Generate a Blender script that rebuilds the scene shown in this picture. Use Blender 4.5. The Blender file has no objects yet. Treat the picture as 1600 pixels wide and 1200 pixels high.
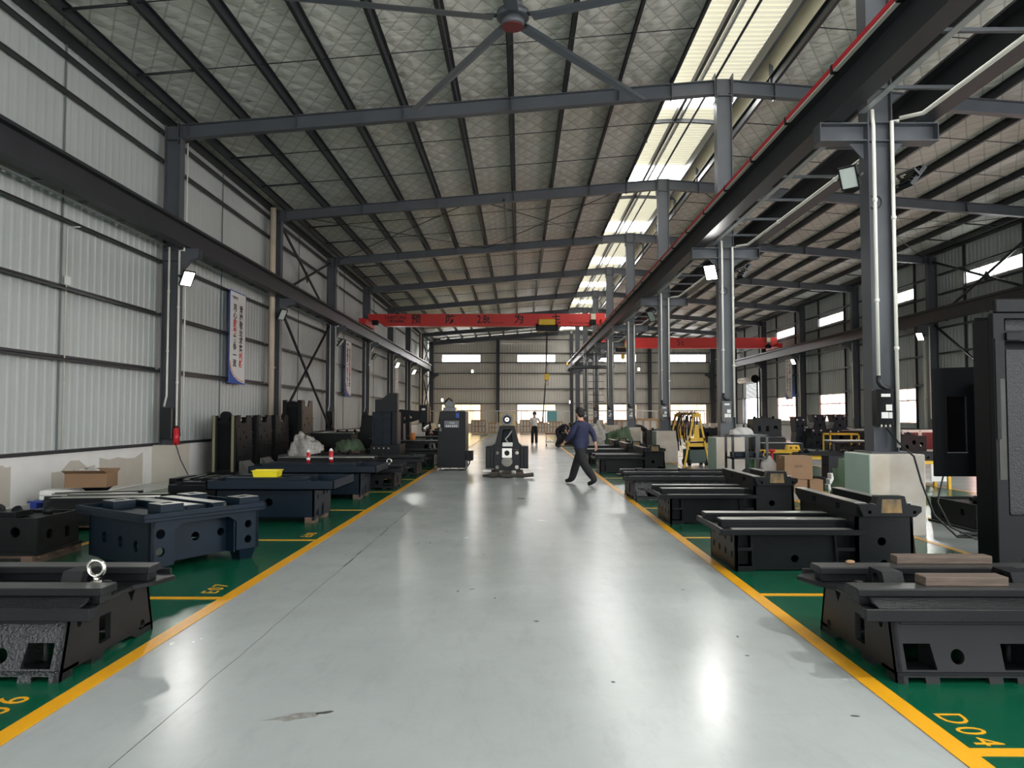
import bpy, bmesh, math, random
from mathutils import Vector, Matrix, Euler
from mathutils.geometry import tessellate_polygon
random.seed(7)
PI = math.pi
SC = bpy.context.scene
COL = SC.collection

# ------------------------------------------------------------------ camera, world, light, exposure
F = 1180.0
CAMZ = 1.53
cd = bpy.data.cameras.new('camera'); cam = bpy.data.objects.new('camera', cd); COL.objects.link(cam)
cd.sensor_fit = 'HORIZONTAL'; cd.sensor_width = 36.0; cd.lens = 36.0 * F / 1600.0
cd.clip_start = 0.05; cd.clip_end = 400
cam.location = (0, 0, CAMZ)
cam.rotation_euler = (PI / 2 + math.atan(50 / F), 0, math.atan(12 / F))
SC.camera = cam

wd = bpy.data.worlds.new('overcast_sky'); SC.world = wd; wd.use_nodes = True
wn = wd.node_tree.nodes; wn.clear()
wo = wn.new('ShaderNodeOutputWorld'); wb = wn.new('ShaderNodeBackground')
wb.inputs[0].default_value = (0.95, 0.97, 1.0, 1); wb.inputs[1].default_value = 5.0
wd.node_tree.links.new(wb.outputs[0], wo.inputs[0])

vs = SC.view_settings
vs.view_transform = 'Standard'; vs.look = 'None'; vs.gamma = 1.0; vs.use_curve_mapping = False
vs.exposure = 0.42
SC.cycles.use_denoising = True
SC.cycles.max_bounces = 8; SC.cycles.diffuse_bounces = 5; SC.cycles.glossy_bounces = 3
SC.cycles.transmission_bounces = 4; SC.cycles.transparent_max_bounces = 8
SC.cycles.sample_clamp_indirect = 6.0
SC.cycles.caustics_reflective = False; SC.cycles.caustics_refractive = False

def area(name, loc, rot, sx, sy, radiance, col=(1, 1, 1)):
    l = bpy.data.lights.new(name, 'AREA'); l.shape = 'RECTANGLE'; l.size = sx; l.size_y = sy
    l.color = col
    l.energy = radiance * sx * sy * PI
    o = bpy.data.objects.new(name, l); COL.objects.link(o); o.location = loc; o.rotation_euler = rot
    return o

# bay grid: columns stand at Y = Y0 + BAY*k
Y0, BAY = 10.15, 7.55
def CY(k): return Y0 + BAY * k
XL, XC, XR = -8.75, 4.83, 18.41            # wall faces and ridge line
YB, YE = -12.5, 70.6                        # wall behind the camera, end wall
# daylight through the ridge vents and the windows, plus fill added behind the camera
SKYR = 21.0
def band(k): return (1.95, 3.1) if k == 1 else ((.5, 2.2) if k > 1 else (1.0, 2.6))      # clear roof panels in each bay
for k in range(-3, 8):
    area('ridge_daylight', (XC - .25, CY(k) + sum(band(k)) / 2, 10.22), (0, 0, 0), 2.0, band(k)[1] - band(k)[0], SKYR * 1.35, (1, .99, .96))
for (x0, x1) in ((-7.3, -3.65), (-.24, 3.35), (7.3, 10.9), (13.9, 17.4)):
    area('end_window_daylight', ((x0 + x1) / 2, YE + .5, 6.93), (-PI / 2, 0, 0), x1 - x0, 0.75, 14, (1, .98, .97))
    area('end_window_daylight', ((x0 + x1) / 2, YE + .5, 1.75), (-PI / 2, 0, 0), x1 - x0, 1.9, 5.5, (1, .92, .84))
for k in range(0, 7):
    yc = CY(k) + BAY / 2
    area('side_window_daylight', (XR + .45, yc, 7.18), (0, PI / 2, 0), .55, 3.6, 16, (1, .98, .97))
    if k < 6: area('side_window_daylight', (XR + .45, yc, 2.0), (0, PI / 2, 0), 1.65, 3.6, 6, (1, .95, .94))
area('rear_fill', (-1.5, YB + .3, 3.2), (PI / 2, 0, 0), 9, 5.5, .45, (.96, .98, 1))  # added fill light, at gates assumed in the unseen wall
area('rear_fill', (11.5, YB + .3, 3.2), (PI / 2, 0, 0), 8, 5.0, .45, (.96, .98, 1))  # second added fill, same assumed wall openings

# ------------------------------------------------------------------ materials
def lin(c):
    return tuple(((v / 255) / 12.92 if v / 255 < .04045 else ((v / 255 + .055) / 1.055) ** 2.4) for v in c)
MATS = {}
def mat(name, rgb, rough=.5, metal=0.0, var=0.0, vscale=3.0, bump=0.0, bscale=40.0, spec=.5, coat=0.0, stretch=None, var2=None):
    """rgb in 0..255 sRGB; var = value variation; var2 = second colour blended in by noise"""
    m = bpy.data.materials.new(name); m.use_nodes = True
    nt = m.node_tree; b = nt.nodes['Principled BSDF']
    c = lin(rgb)
    b.inputs['Base Color'].default_value = (*c, 1)
    b.inputs['Roughness'].default_value = rough; b.inputs['Metallic'].default_value = metal
    b.inputs['Specular IOR Level'].default_value = spec
    b.inputs['Coat Weight'].default_value = coat; b.inputs['Coat Roughness'].default_value = .12
    tc = nt.nodes.new('ShaderNodeTexCoord'); mp = nt.nodes.new('ShaderNodeMapping')
    nt.links.new(tc.outputs['Object'], mp.inputs[0])
    if stretch: mp.inputs['Scale'].default_value = stretch
    if var > 0 or var2:
        n = nt.nodes.new('ShaderNodeTexNoise'); n.inputs['Scale'].default_value = vscale; n.inputs['Detail'].default_value = 5
        nt.links.new(mp.outputs[0], n.inputs['Vector'])
        r = nt.nodes.new('ShaderNodeValToRGB'); e = r.color_ramp.elements
        e[0].position = .3; e[1].position = .7
        c2 = lin(var2) if var2 else tuple(v * (1 - var) for v in c)
        c1 = c if var2 else tuple(min(1, v * (1 + var)) for v in c)
        e[0].color = (*c2, 1); e[1].color = (*c1, 1)
        nt.links.new(n.outputs[0], r.inputs[0]); nt.links.new(r.outputs[0], b.inputs['Base Color'])
    if bump > 0:
        n = nt.nodes.new('ShaderNodeTexNoise'); n.inputs['Scale'].default_value = bscale; n.inputs['Detail'].default_value = 4
        nt.links.new(mp.outputs[0], n.inputs['Vector'])
        bp = nt.nodes.new('ShaderNodeBump'); bp.inputs['Strength'].default_value = bump; bp.inputs['Distance'].default_value = .01
        nt.links.new(n.outputs[0], bp.inputs['Height']); nt.links.new(bp.outputs[0], b.inputs['Normal'])
    MATS[name] = m
    return m

STEEL = mat('steel_paint', (80, 83, 88), .42, var=.12, vscale=1.5)
STEELD = mat('steel_paint_dark', (42, 44, 48), .45, var=.12, vscale=2)
GALV = mat('galvanised', (176, 182, 184), .38, .6, var=.15, vscale=6)
CLAD = mat('cladding', (184, 190, 187), .5, var=.05, vscale=.6, spec=.4)
CLADE = mat('cladding_end', (212, 208, 198), .45, var=.05, vscale=.6, spec=.4)  # paler copy of the cladding, far-end brightness put into the colour
WHITE = mat('plaster_white', (222, 221, 217), .8, var=.05, vscale=2)
BEIGE = mat('plaster_patch', (186, 180, 168), .85, var=.05, vscale=3)
PALEG = mat('pale_green_paint', (178, 196, 184), .6, var=.05)
STAIN = mat('column_footing_paint', (222, 219, 212), .7, vscale=1.6, var2=(190, 178, 160))
PVC = mat('pvc_white', (226, 224, 214), .4)
PVCB = mat('pvc_beige', (205, 190, 168), .5, var=.08, vscale=2)
BLACK = mat('black_rubber', (22, 22, 24), .5)
CAST = mat('casting_charcoal', (25, 26, 28), .42, spec=.2, var=.15, vscale=3, bump=.12, bscale=60)
CASTR = mat('casting_rough_paint', (30, 32, 34), .24, var=.2, vscale=8, bump=.9, bscale=55)
CASTB = mat('casting_blackgreen', (16, 19, 21), .38, spec=.2, var=.15, vscale=4, bump=.1, bscale=60)
CASTN = mat('casting_navy', (12, 26, 38), .4, spec=.2, var=.12, vscale=3, bump=.08, bscale=60)
CASTK = mat('casting_black', (17, 18, 20), .42, spec=.2, var=.25, vscale=6, bump=.2, bscale=50)
MACH = mat('machined_way', (186, 186, 180), .3, .6, var=.1, vscale=5, stretch=(1, 12, 12))
MACHD = mat('oiled_way', (62, 62, 62), .32, .3, var=.15, vscale=5)
TRIMG = mat('seam_trim', (112, 117, 116), .5)
IRON = mat('bright_iron', (170, 168, 160), .32, .85)
CHROME = mat('polished_steel', (200, 198, 190), .2, 1)
YELLOW = mat('yellow_paint', (222, 178, 34), .45, var=.1, vscale=6)
YPLAST = mat('yellow_plastic', (222, 205, 20), .4)
RED = mat('crane_red', (206, 44, 36), .45, var=.08, vscale=1)
REDRAIL = mat('conductor_red', (206, 32, 48), .4)
REDCAN = mat('red_can', (196, 34, 44), .35)
MAROON = mat('maroon_paint', (110, 40, 42), .5)
WOOD = mat('dark_wood', (92, 78, 68), .7, var=.35, vscale=4, stretch=(1, 14, 14), bump=.3, bscale=20)
WOODL = mat('light_wood', (196, 160, 120), .7, var=.2, vscale=4, stretch=(1, 10, 10))
PALLET = mat('weathered_wood', (98, 78, 66), .75, var=.3, vscale=5, stretch=(1, 10, 10))
CARD = mat('cardboard', (142, 112, 84), .8, var=.06, vscale=4)
TAPE = mat('brown_tape', (186, 148, 104), .35)
TARP = mat('green_tarp', (84, 104, 80), .7, var=.2, vscale=4, bump=.4, bscale=12)
FILM = mat('plastic_film', (190, 186, 180), .25, var=.25, vscale=14, bump=1.0, bscale=25)
BLUEP = mat('blue_pallet', (36, 58, 140), .45)
CREAM = mat('cream_metal', (208, 200, 172), .5)
SPINDLE = mat('spindle_cover', (160, 140, 96), .5)
PAPER = mat('paper_white', (232, 232, 228), .7)
INKB = mat('ink_black', (24, 22, 24), .6)
INKR = mat('ink_red', (200, 30, 44), .6)
INKBL = mat('ink_blue', (48, 84, 168), .6)
INKO = mat('ink_orange', (214, 120, 80), .6)
SCREEN = mat('panel_black', (18, 20, 22), .25)
CABINET = mat('enclosure_charcoal', (15, 17, 20), .42, spec=.2, var=.08, vscale=2, bump=.05, bscale=120)
SHEETG = mat('cover_sheet_grey', (112, 110, 108), .45)
TEALC = mat('teal_curtain', (110, 168, 176), .7)
SKIN = mat('skin', (205, 158, 130), .55)
HAIR = mat('hair_black', (20, 18, 18), .6, bump=.6, bscale=90)
JACKET = mat('navy_jacket', (27, 34, 66), .7, var=.2, vscale=8, bump=.3, bscale=14)
COLLAR = mat('red_collar', (150, 26, 40), .7)
TROUSER = mat('black_trousers', (24, 24, 28), .8, bump=.25, bscale=14)
TSHIRT = mat('white_tshirt', (228, 222, 214), .8, bump=.2, bscale=14)
DARKSH = mat('dark_tshirt', (28, 32, 46), .8)
SHOE = mat('shoe_black', (20, 20, 22), .5)
SHOEG = mat('shoe_grey', (150, 150, 150), .6)
EYEW = mat('eye_dark', (16, 12, 10), .3)

def emis(name, rgb, s):
    m = bpy.data.materials.new(name); m.use_nodes = True; nt = m.node_tree; nt.nodes.clear()
    o = nt.nodes.new('ShaderNodeOutputMaterial'); e = nt.nodes.new('ShaderNodeEmission')
    e.inputs[0].default_value = (*lin(rgb), 1); e.inputs[1].default_value = s
    nt.links.new(e.outputs[0], o.inputs[0]); return m
LAMPON = emis('led_lit', (255, 252, 240), 11)
AMBER = emis('beacon_amber', (255, 180, 30), 2.5)

def glass(name, tint, t=.85):
    m = bpy.data.materials.new(name); m.use_nodes = True; nt = m.node_tree; nt.nodes.clear()
    o = nt.nodes.new('ShaderNodeOutputMaterial'); tr = nt.nodes.new('ShaderNodeBsdfTransparent')
    tr.inputs[0].default_value = (*lin(tint), 1)
    g = nt.nodes.new('ShaderNodeBsdfGlossy'); g.inputs['Roughness'].default_value = .05
    mx = nt.nodes.new('ShaderNodeMixShader'); mx.inputs[0].default_value = 1 - t
    nt.links.new(tr.outputs[0], mx.inputs[1]); nt.links.new(g.outputs[0], mx.inputs[2]); nt.links.new(mx.outputs[0], o.inputs[0])
    return m
GLASS = glass('window_glass', (250, 250, 250), .92)
GLASSP = glass('window_glass_pink', (250, 226, 220), .92)
GLASSD = glass('door_glass_dark', (120, 130, 140), .8)
def translucent(name, rgb, t):
    m = bpy.data.materials.new(name); m.use_nodes = True; nt = m.node_tree; nt.nodes.clear()
    o = nt.nodes.new('ShaderNodeOutputMaterial'); tr = nt.nodes.new('ShaderNodeBsdfTranslucent'); d = nt.nodes.new('ShaderNodeBsdfDiffuse')
    tr.inputs[0].default_value = (*lin(rgb), 1); d.inputs[0].default_value = (*lin(rgb), 1)
    mx = nt.nodes.new('ShaderNodeMixShader'); mx.inputs[0].default_value = t
    nt.links.new(d.outputs[0], mx.inputs[1]); nt.links.new(tr.outputs[0], mx.inputs[2]); nt.links.new(mx.outputs[0], o.inputs[0])
    return m
CREAMS = translucent('cream_translucent_sheet', (236, 230, 206), .13)
BLIND = glass('window_blind', (240, 222, 186), .8)
SHADE = translucent('white_film', (240, 236, 232), .5)
FROST = glass('frosted_pane', (226, 208, 200), .8)

def roof_mat():
    m = mat('roof_insulation', (222, 222, 213), .5, .0, var=.06, vscale=.8)
    nt = m.node_tree; b = nt.nodes['Principled BSDF']; N = nt.nodes.new; L = nt.links.new
    tc = N('ShaderNodeTexCoord'); sp = N('ShaderNodeSeparateXYZ'); L(tc.outputs['Object'], sp.inputs[0])
    def line(sx, sy, per, w):
        a = N('ShaderNodeMath'); a.operation = 'MULTIPLY'; a.inputs[1].default_value = sx; L(sp.outputs[0], a.inputs[0])
        c = N('ShaderNodeMath'); c.operation = 'MULTIPLY_ADD'; c.inputs[1].default_value = sy; L(sp.outputs[1], c.inputs[0]); L(a.outputs[0], c.inputs[2])
        d = N('ShaderNodeMath'); d.operation = 'PINGPONG'; d.inputs[1].default_value = per / 2; L(c.outputs[0], d.inputs[0])
        e = N('ShaderNodeMapRange'); e.inputs[1].default_value = 0; e.inputs[2].default_value = w; e.inputs[3].default_value = 0; e.inputs[4].default_value = 1
        e.interpolation_type = 'SMOOTHSTEP'; L(d.outputs[0], e.inputs[0]); return e.outputs[0]
    l1 = line(1.0, .62, .46, .035); l2 = line(1.0, -.62, .46, .035)
    mn = N('ShaderNodeMath'); mn.operation = 'MINIMUM'; L(l1, mn.inputs[0]); L(l2, mn.inputs[1])
    # colour: wires slightly darker
    src = b.inputs['Base Color'].links[0].from_socket
    mx = N('ShaderNodeMix'); mx.data_type = 'RGBA'; mx.blend_type = 'MULTIPLY'; mx.inputs[0].default_value = 1
    mr = N('ShaderNodeMapRange'); mr.inputs[3].default_value = .62; mr.inputs[4].default_value = 1; L(mn.outputs[0], mr.inputs[0])
    cb = N('ShaderNodeCombineColor'); [L(mr.outputs[0], cb.inputs[i]) for i in range(3)]
    L(src, mx.inputs[6]); L(cb.outputs[0], mx.inputs[7]); L(mx.outputs[2], b.inputs['Base Color'])
    # quilted pillows and wrinkles
    p1 = line(1.0, .62, .46, .23); p2 = line(1.0, -.62, .46, .23)
    ml = N('ShaderNodeMath'); ml.operation = 'MULTIPLY'; L(p1, ml.inputs[0]); L(p2, ml.inputs[1])
    nz = N('ShaderNodeTexNoise'); nz.inputs['Scale'].default_value = 2.2; nz.inputs['Detail'].default_value = 6
    mp = N('ShaderNodeMapping'); mp.inputs['Scale'].default_value = (.7, 3, 1); L(tc.outputs['Object'], mp.inputs[0]); L(mp.outputs[0], nz.inputs['Vector'])
    ad = N('ShaderNodeMath'); ad.operation = 'MULTIPLY_ADD'; ad.inputs[1].default_value = 1.6; L(nz.outputs[0], ad.inputs[0]); L(ml.outputs[0], ad.inputs[2])
    bp = N('ShaderNodeBump'); bp.inputs['Strength'].default_value = .5; bp.inputs['Distance'].default_value = .05
    L(ad.outputs[0], bp.inputs['Height']); L(bp.outputs[0], b.inputs['Normal'])
    return m
ROOF = roof_mat()

def floor_mat(name, rgb, rough, var, dirt):
    m = mat(name, rgb, rough, 0, spec=.5)
    nt = m.node_tree; b = nt.nodes['Principled BSDF']; N = nt.nodes.new; L = nt.links.new
    tc = N('ShaderNodeTexCoord')
    n1 = N('ShaderNodeTexNoise'); n1.inputs['Scale'].default_value = .7; n1.inputs['Detail'].default_value = 8; n1.inputs['Roughness'].default_value = .65
    L(tc.outputs['Object'], n1.inputs['Vector'])
    r = N('ShaderNodeValToRGB'); c = lin(rgb)
    r.color_ramp.elements[0].position = .3; r.color_ramp.elements[1].position = .72
    r.color_ramp.elements[0].color = (*[v * (1 - var) for v in c], 1); r.color_ramp.elements[1].color = (*[min(1, v * (1 + var * .6)) for v in c], 1)
    L(n1.outputs[0], r.inputs[0])
    # scuffs: sparse stretched dark marks
    mp = N('ShaderNodeMapping'); mp.inputs['Scale'].default_value = (2.0, .55, 1); mp.inputs['Rotation'].default_value = (0, 0, .5); L(tc.outputs['Object'], mp.inputs[0])
    n2 = N('ShaderNodeTexNoise'); n2.inputs['Scale'].default_value = 3.2; n2.inputs['Detail'].default_value = 10; n2.inputs['Roughness'].default_value = .75
    L(mp.outputs[0], n2.inputs['Vector'])
    r2 = N('ShaderNodeValToRGB'); r2.color_ramp.elements[0].position = .5; r2.color_ramp.elements[1].position = .78
    r2.color_ramp.elements[0].color = (1, 1, 1, 1); r2.color_ramp.elements[1].color = (1 - dirt * .25, 1 - dirt * .25, 1 - dirt * .25, 1)
    L(n2.outputs[0], r2.inputs[0])
    # fine hairline scratches
    v = N('ShaderNodeTexVoronoi'); v.feature = 'DISTANCE_TO_EDGE'; v.inputs['Scale'].default_value = .9
    wv = N('ShaderNodeMapping'); L(tc.outputs['Object'], wv.inputs[0]); L(wv.outputs[0], v.inputs['Vector'])
    r3 = N('ShaderNodeMapRange'); r3.inputs[1].default_value = 0; r3.inputs[2].default_value = .006; r3.inputs[3].default_value = .975; r3.inputs[4].default_value = 1
    L(v.outputs['Distance'], r3.inputs[0])
    mx = N('ShaderNodeMix'); mx.data_type = 'RGBA'; mx.blend_type = 'MULTIPLY'; mx.inputs[0].default_value = 1
    L(r.outputs[0], mx.inputs[6]); L(r2.outputs[0], mx.inputs[7])
    cb = N('ShaderNodeCombineColor'); [L(r3.outputs[0], cb.inputs[i]) for i in range(3)]
    mx2 = N('ShaderNodeMix'); mx2.data_type = 'RGBA'; mx2.blend_type = 'MULTIPLY'; mx2.inputs[0].default_value = 1
    L(mx.outputs[2], mx2.inputs[6]); L(cb.outputs[0], mx2.inputs[7]); L(mx2.outputs[2], b.inputs['Base Color'])
    rr = N('ShaderNodeMapRange'); rr.inputs[3].default_value = rough * .75; rr.inputs[4].default_value = rough * 1.4; L(n1.outputs[0], rr.inputs[0]); L(rr.outputs[0], b.inputs['Roughness'])
    n4 = N('ShaderNodeTexNoise'); n4.inputs['Scale'].default_value = 2.5; n4.inputs['Detail'].default_value = 3; L(tc.outputs['Object'], n4.inputs['Vector'])
    bp = N('ShaderNodeBump'); bp.inputs['Strength'].default_value = .2; bp.inputs['Distance'].default_value = .02
    L(n4.outputs[0], bp.inputs['Height']); L(bp.outputs[0], b.inputs['Normal'])
    return m
FGREY = floor_mat('epoxy_grey', (170, 176, 175), .23, .1, .5)
FGREEN = floor_mat('epoxy_green', (12, 84, 60), .22, .18, .25)
FYEL = floor_mat('line_yellow', (236, 170, 30), .3, .12, .5)

# ------------------------------------------------------------------ mesh helpers
class MB:
    def __init__(s): s.bm = bmesh.new()
    def _face(s, vs, smooth=False):
        try:
            f = s.bm.faces.new(vs); f.smooth = smooth; return f
        except ValueError: return None
    def hexa(s, P):
        v = [s.bm.verts.new(p) for p in P]
        for q in ((0, 3, 2, 1), (4, 5, 6, 7), (0, 1, 5, 4), (1, 2, 6, 5), (2, 3, 7, 6), (3, 0, 4, 7)): s._face([v[i] for i in q])
        return s
    def box(s, x0, x1, y0, y1, z0, z1):
        return s.hexa([(x0, y0, z0), (x1, y0, z0), (x1, y1, z0), (x0, y1, z0), (x0, y0, z1), (x1, y0, z1), (x1, y1, z1), (x0, y1, z1)])
    def frust(s, b, t, z0, z1):   # b,t = (x0,x1,y0,y1)
        return s.hexa([(b[0], b[2], z0), (b[1], b[2], z0), (b[1], b[3], z0), (b[0], b[3], z0), (t[0], t[2], z1), (t[1], t[2], z1), (t[1], t[3], z1), (t[0], t[3], z1)])
    def obox(s, c, size, rot=(0, 0, 0)):
        M = Matrix.Translation(c) @ Euler(rot).to_matrix().to_4x4(); x, y, z = [v / 2 for v in size]
        return s.hexa([M @ Vector(p) for p in ((-x, -y, -z), (x, -y, -z), (x, y, -z), (-x, y, -z), (-x, -y, z), (x, -y, z), (x, y, z), (-x, y, z))])
    def bar(s, p0, p1, w, h, up=(0, 0, 1)):
        p0, p1 = Vector(p0), Vector(p1); d = (p1 - p0).normalized(); u = Vector(up)
        if abs(d.dot(u)) > .99: u = Vector((0, 1, 0))
        a = d.cross(u).normalized() * w / 2; b = a.cross(d).normalized() * h / 2
        return s.hexa([p0 - a - b, p0 + a - b, p0 + a + b, p0 - a + b, p1 - a - b, p1 + a - b, p1 + a + b, p1 - a + b])
    def cyl(s, p0, p1, r, n=12, r2=None):
        return s.tube([p0, p1], r, n, [r, r if r2 is None else r2])
    def tube(s, pts, r, n=8, radii=None, caps=True):
        pts = [Vector(p) for p in pts]; rings = []; a = None
        for i, p in enumerate(pts):
            d = (pts[min(i + 1, len(pts) - 1)] - pts[max(i - 1, 0)])
            if d.length < 1e-9: d = Vector((0, 0, 1))
            d.normalize()
            if a is None:
                a = d.cross(Vector((0, 0, 1)));
                if a.length < .1: a = d.cross(Vector((1, 0, 0)))
            a = (a - d * a.dot(d)).normalized(); b = d.cross(a); rr = radii[i] if radii else r
            rings.append([s.bm.verts.new(p + (a * math.cos(t) + b * math.sin(t)) * rr) for t in (2 * PI * j / n for j in range(n))])
        for R0, R1 in zip(rings, rings[1:]):
            for j in range(n): s._face([R0[j], R0[(j + 1) % n], R1[(j + 1) % n], R1[j]], True)
        if caps: s._face(rings[0][::-1]); s._face(rings[-1])
        return s
    def torus(s, c, axis, R, r, n=24, m=8, a0=0, a1=2 * PI):
        c = Vector(c); ax = Vector(axis).normalized(); u = ax.cross(Vector((0, 0, 1)))
        if u.length < .1: u = ax.cross(Vector((1, 0, 0)))
        u.normalize(); w = ax.cross(u); full = abs(a1 - a0 - 2 * PI) < 1e-6; rings = []
        for i in range(n if full else n + 1):
            t = a0 + (a1 - a0) * i / n; d = u * math.cos(t) + w * math.sin(t)
            rings.append([s.bm.verts.new(c + d * (R + r * math.cos(q)) + ax * r * math.sin(q)) for q in (2 * PI * j / m for j in range(m))])
        N = len(rings)
        for i in range(N if full else N - 1):
            for j in range(m): s._face([rings[i][j], rings[i][(j + 1) % m], rings[(i + 1) % N][(j + 1) % m], rings[(i + 1) % N][j]], True)
        return s
    def ell(s, c, rx, ry, rz, n=12, m=8, rot=(0, 0, 0)):
        M = Matrix.Translation(c) @ Euler(rot).to_matrix().to_4x4()
        top = s.bm.verts.new(M @ Vector((0, 0, rz))); bot = s.bm.verts.new(M @ Vector((0, 0, -rz))); R = []
        for i in range(1, m):
            t = PI * i / m
            R.append([s.bm.verts.new(M @ Vector((rx * math.sin(t) * math.cos(2 * PI * j / n), ry * math.sin(t) * math.sin(2 * PI * j / n), rz * math.cos(t)))) for j in range(n)])
        for j in range(n):
            s._face([top, R[0][j], R[0][(j + 1) % n]], True); s._face([bot, R[-1][(j + 1) % n], R[-1][j]], True)
            for a, b in zip(R, R[1:]): s._face([a[j], b[j], b[(j + 1) % n], a[(j + 1) % n]], True)
        return s
    def plate(s, O, U, V, N, t, outer, holes=()):
        """solid plate: outline and holes in (u,v) metres, extruded t along N"""
        O, U, V, N = Vector(O), Vector(U).normalized(), Vector(V), Vector(N).normalized()
        loops = [list(outer)]
        for h in holes:
            if h[0] == 'c':
                _, u, v, r = h[:4]; e = h[4] if len(h) > 4 else 1; n = 16
                loops.append([(u + r * e * math.cos(2 * PI * i / n), v + r * math.sin(2 * PI * i / n)) for i in range(n)])
            elif h[0] == 'r': loops.append([(h[1], h[2]), (h[3], h[2]), (h[3], h[4]), (h[1], h[4])])
            else: loops.append(list(h[1]))
        tri = tessellate_polygon([[Vector((a, b, 0)) for a, b in lp] for lp in loops])
        flat = [p for lp in loops for p in lp]
        f = [s.bm.verts.new(O + U * a + V * b) for a, b in flat]; g = [s.bm.verts.new(O + U * a + V * b + N * t) for a, b in flat]
        for T in tri: s._face([f[i] for i in T]); s._face([g[i] for i in reversed(T)])
        k = 0
        for lp in loops:
            n = len(lp)
            for i in range(n): a, b = k + i, k + (i + 1) % n; s._face([f[a], f[b], g[b], g[a]])
            k += n
        return s
    def ibeam(s, p0, p1, h, w, tw=.012, tf=.018, up=(0, 0, 1)):
        p0, p1 = Vector(p0), Vector(p1); d = (p1 - p0).normalized(); u = Vector(up); a = d.cross(u).normalized(); u = a.cross(d).normalized()
        s.bar(p0 + u * (h / 2 - tf / 2), p1 + u * (h / 2 - tf / 2), w, tf, up=u); s.bar(p0 - u * (h / 2 - tf / 2), p1 - u * (h / 2 - tf / 2), w, tf, up=u)
        return s.bar(p0, p1, tw, h - 2 * tf, up=u)
    def build(s, name, m, parent=None, bevel=0, smooth=False, mirror=False):
        bm = s.bm
        if mirror:
            for v in bm.verts: v.co.x = -v.co.x
        bmesh.ops.recalc_face_normals(bm, faces=bm.faces)
        me = bpy.data.meshes.new(name)
        if smooth:
            for f in bm.faces: f.smooth = True
        bm.to_mesh(me); bm.free()
        ms = m if isinstance(m, (list, tuple)) else [m]
        for x in ms: me.materials.append(x)
        o = bpy.data.objects.new(name, me); COL.objects.link(o)
        if parent: o.parent = parent
        if bevel:
            b = o.modifiers.new('bevel', 'BEVEL'); b.width = bevel; b.segments = 1; b.limit_method = 'ANGLE'; b.angle_limit = .6
        return o

def tag(o, label=None, cat=None, group=None, kind=None):
    if label: o['label'] = label
    if cat: o['category'] = cat
    if group: o['group'] = group
    if kind: o['kind'] = kind
    return o
def thing(name, label, cat, loc=(0, 0, 0), rz=0, group=None, kind=None):
    o = bpy.data.objects.new(name, None); COL.objects.link(o); o.location = loc; o.rotation_euler = (0, 0, rz)
    o.empty_display_size = .1
    return tag(o, label, cat, group, kind)
def kids(o): return [c for c in bpy.data.objects if c.parent is o]
def dup(src, loc=None, rz=None, label=None, group=None):
    def cp(o, par):
        c = o.copy(); COL.objects.link(c); c.parent = par
        for ch in list(o.children): cp(ch, c)
        return c
    r = cp(src, None)
    if loc is not None: r.location = loc
    if rz is not None: r.rotation_euler = (0, 0, rz)
    if label: r['label'] = label
    if group: r['group'] = group
    return r
def text(name, body, size, M, m, parent=None, sx=1.0, ext=.001, spacing=1.0, bold=0):
    c = bpy.data.curves.new(name, 'FONT'); c.body = body; c.size = size; c.extrude = ext; c.align_x = 'CENTER'; c.align_y = 'CENTER'; c.space_character = spacing
    c.resolution_u = 3; c.offset = bold
    o = bpy.data.objects.new(name, c); COL.objects.link(o)
    bpy.context.view_layer.update()
    me = bpy.data.meshes.new_from_object(o.evaluated_get(bpy.context.evaluated_depsgraph_get()))
    bpy.data.objects.remove(o); bpy.data.curves.remove(c)
    me.transform(M @ Matrix.Scale(sx, 4, (1, 0, 0))); me.materials.clear(); me.materials.append(m)
    o = bpy.data.objects.new(name, me); COL.objects.link(o)
    if parent: o.parent = parent
    return o
def frame(O, X, Y):   # matrix with columns X, Y, XxY and origin O
    X, Y = Vector(X).normalized(), Vector(Y).normalized(); Z = X.cross(Y)
    return Matrix(((X.x, Y.x, Z.x, O[0]), (X.y, Y.y, Z.y, O[1]), (X.z, Y.z, Z.z, O[2]), (0, 0, 0, 1)))
ORD = ['first', 'second', 'third', 'fourth', 'fifth', 'sixth', 'seventh', 'eighth', 'ninth', 'tenth']
# ------------------------------------------------------------------ the setting
XL, XR = -8.6, 18.26
def rz_(x):                    # top of rafters
    return 8.45 + (min(x, 2 * XC - x) + 8.2) * 1.05 / 13.03
def struct(name, o=None):
    if o is None:
        o = bpy.data.objects.new(name, None); COL.objects.link(o)
    o['kind'] = 'structure'; return o

floor = struct('floor', MB().box(XL - .4, XR + .4, YB - .2, YE + .4, -.3, 0).build('floor', FGREY))
def zone(x0, x1, y0, y1): MB().box(x0, x1, y0, y1, .0, .003).build('green_zone', FGREEN, floor)
ZL0, ZL1, ZR0, ZR1 = -2.46, -7.5, 2.01, 4.98
zone(ZL1, ZL0, YB, 62); zone(ZR0, ZR1, YB, 62); zone(6.13, 9.0, YB, 60); zone(13.5, 17.2, YB, 54)
LW = .11
def line(x0, x1, y0, y1): MB().box(x0, x1, y0, y1, .003, .0055).build('floor_line', FYEL, floor)
for x in (ZL0, ZR0): line(x - LW / 2, x + LW / 2, YB, 62)
line(ZL1 + 2.25, ZL1 + 2.34, YB, 62)
line(ZR1 - .05, ZR1 + .04, YB, 60); line(6.08, 6.17, YB, 60); line(9.0, 9.08, YB, 60)
for i in range(-3, 19):
    y = 3.52 + 3.03 * i
    line(ZR0 + .055, ZR1 - .05, y - .04, y + .04)
    y = 6.38 + 2.96 * (i - 1)
    line(ZL0 - .055 - 2.66, ZL0 - .055, y - .04, y + .04)
    if i % 2: line(ZL1, ZL1 + 2.25, y - .04, y + .04)
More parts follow.
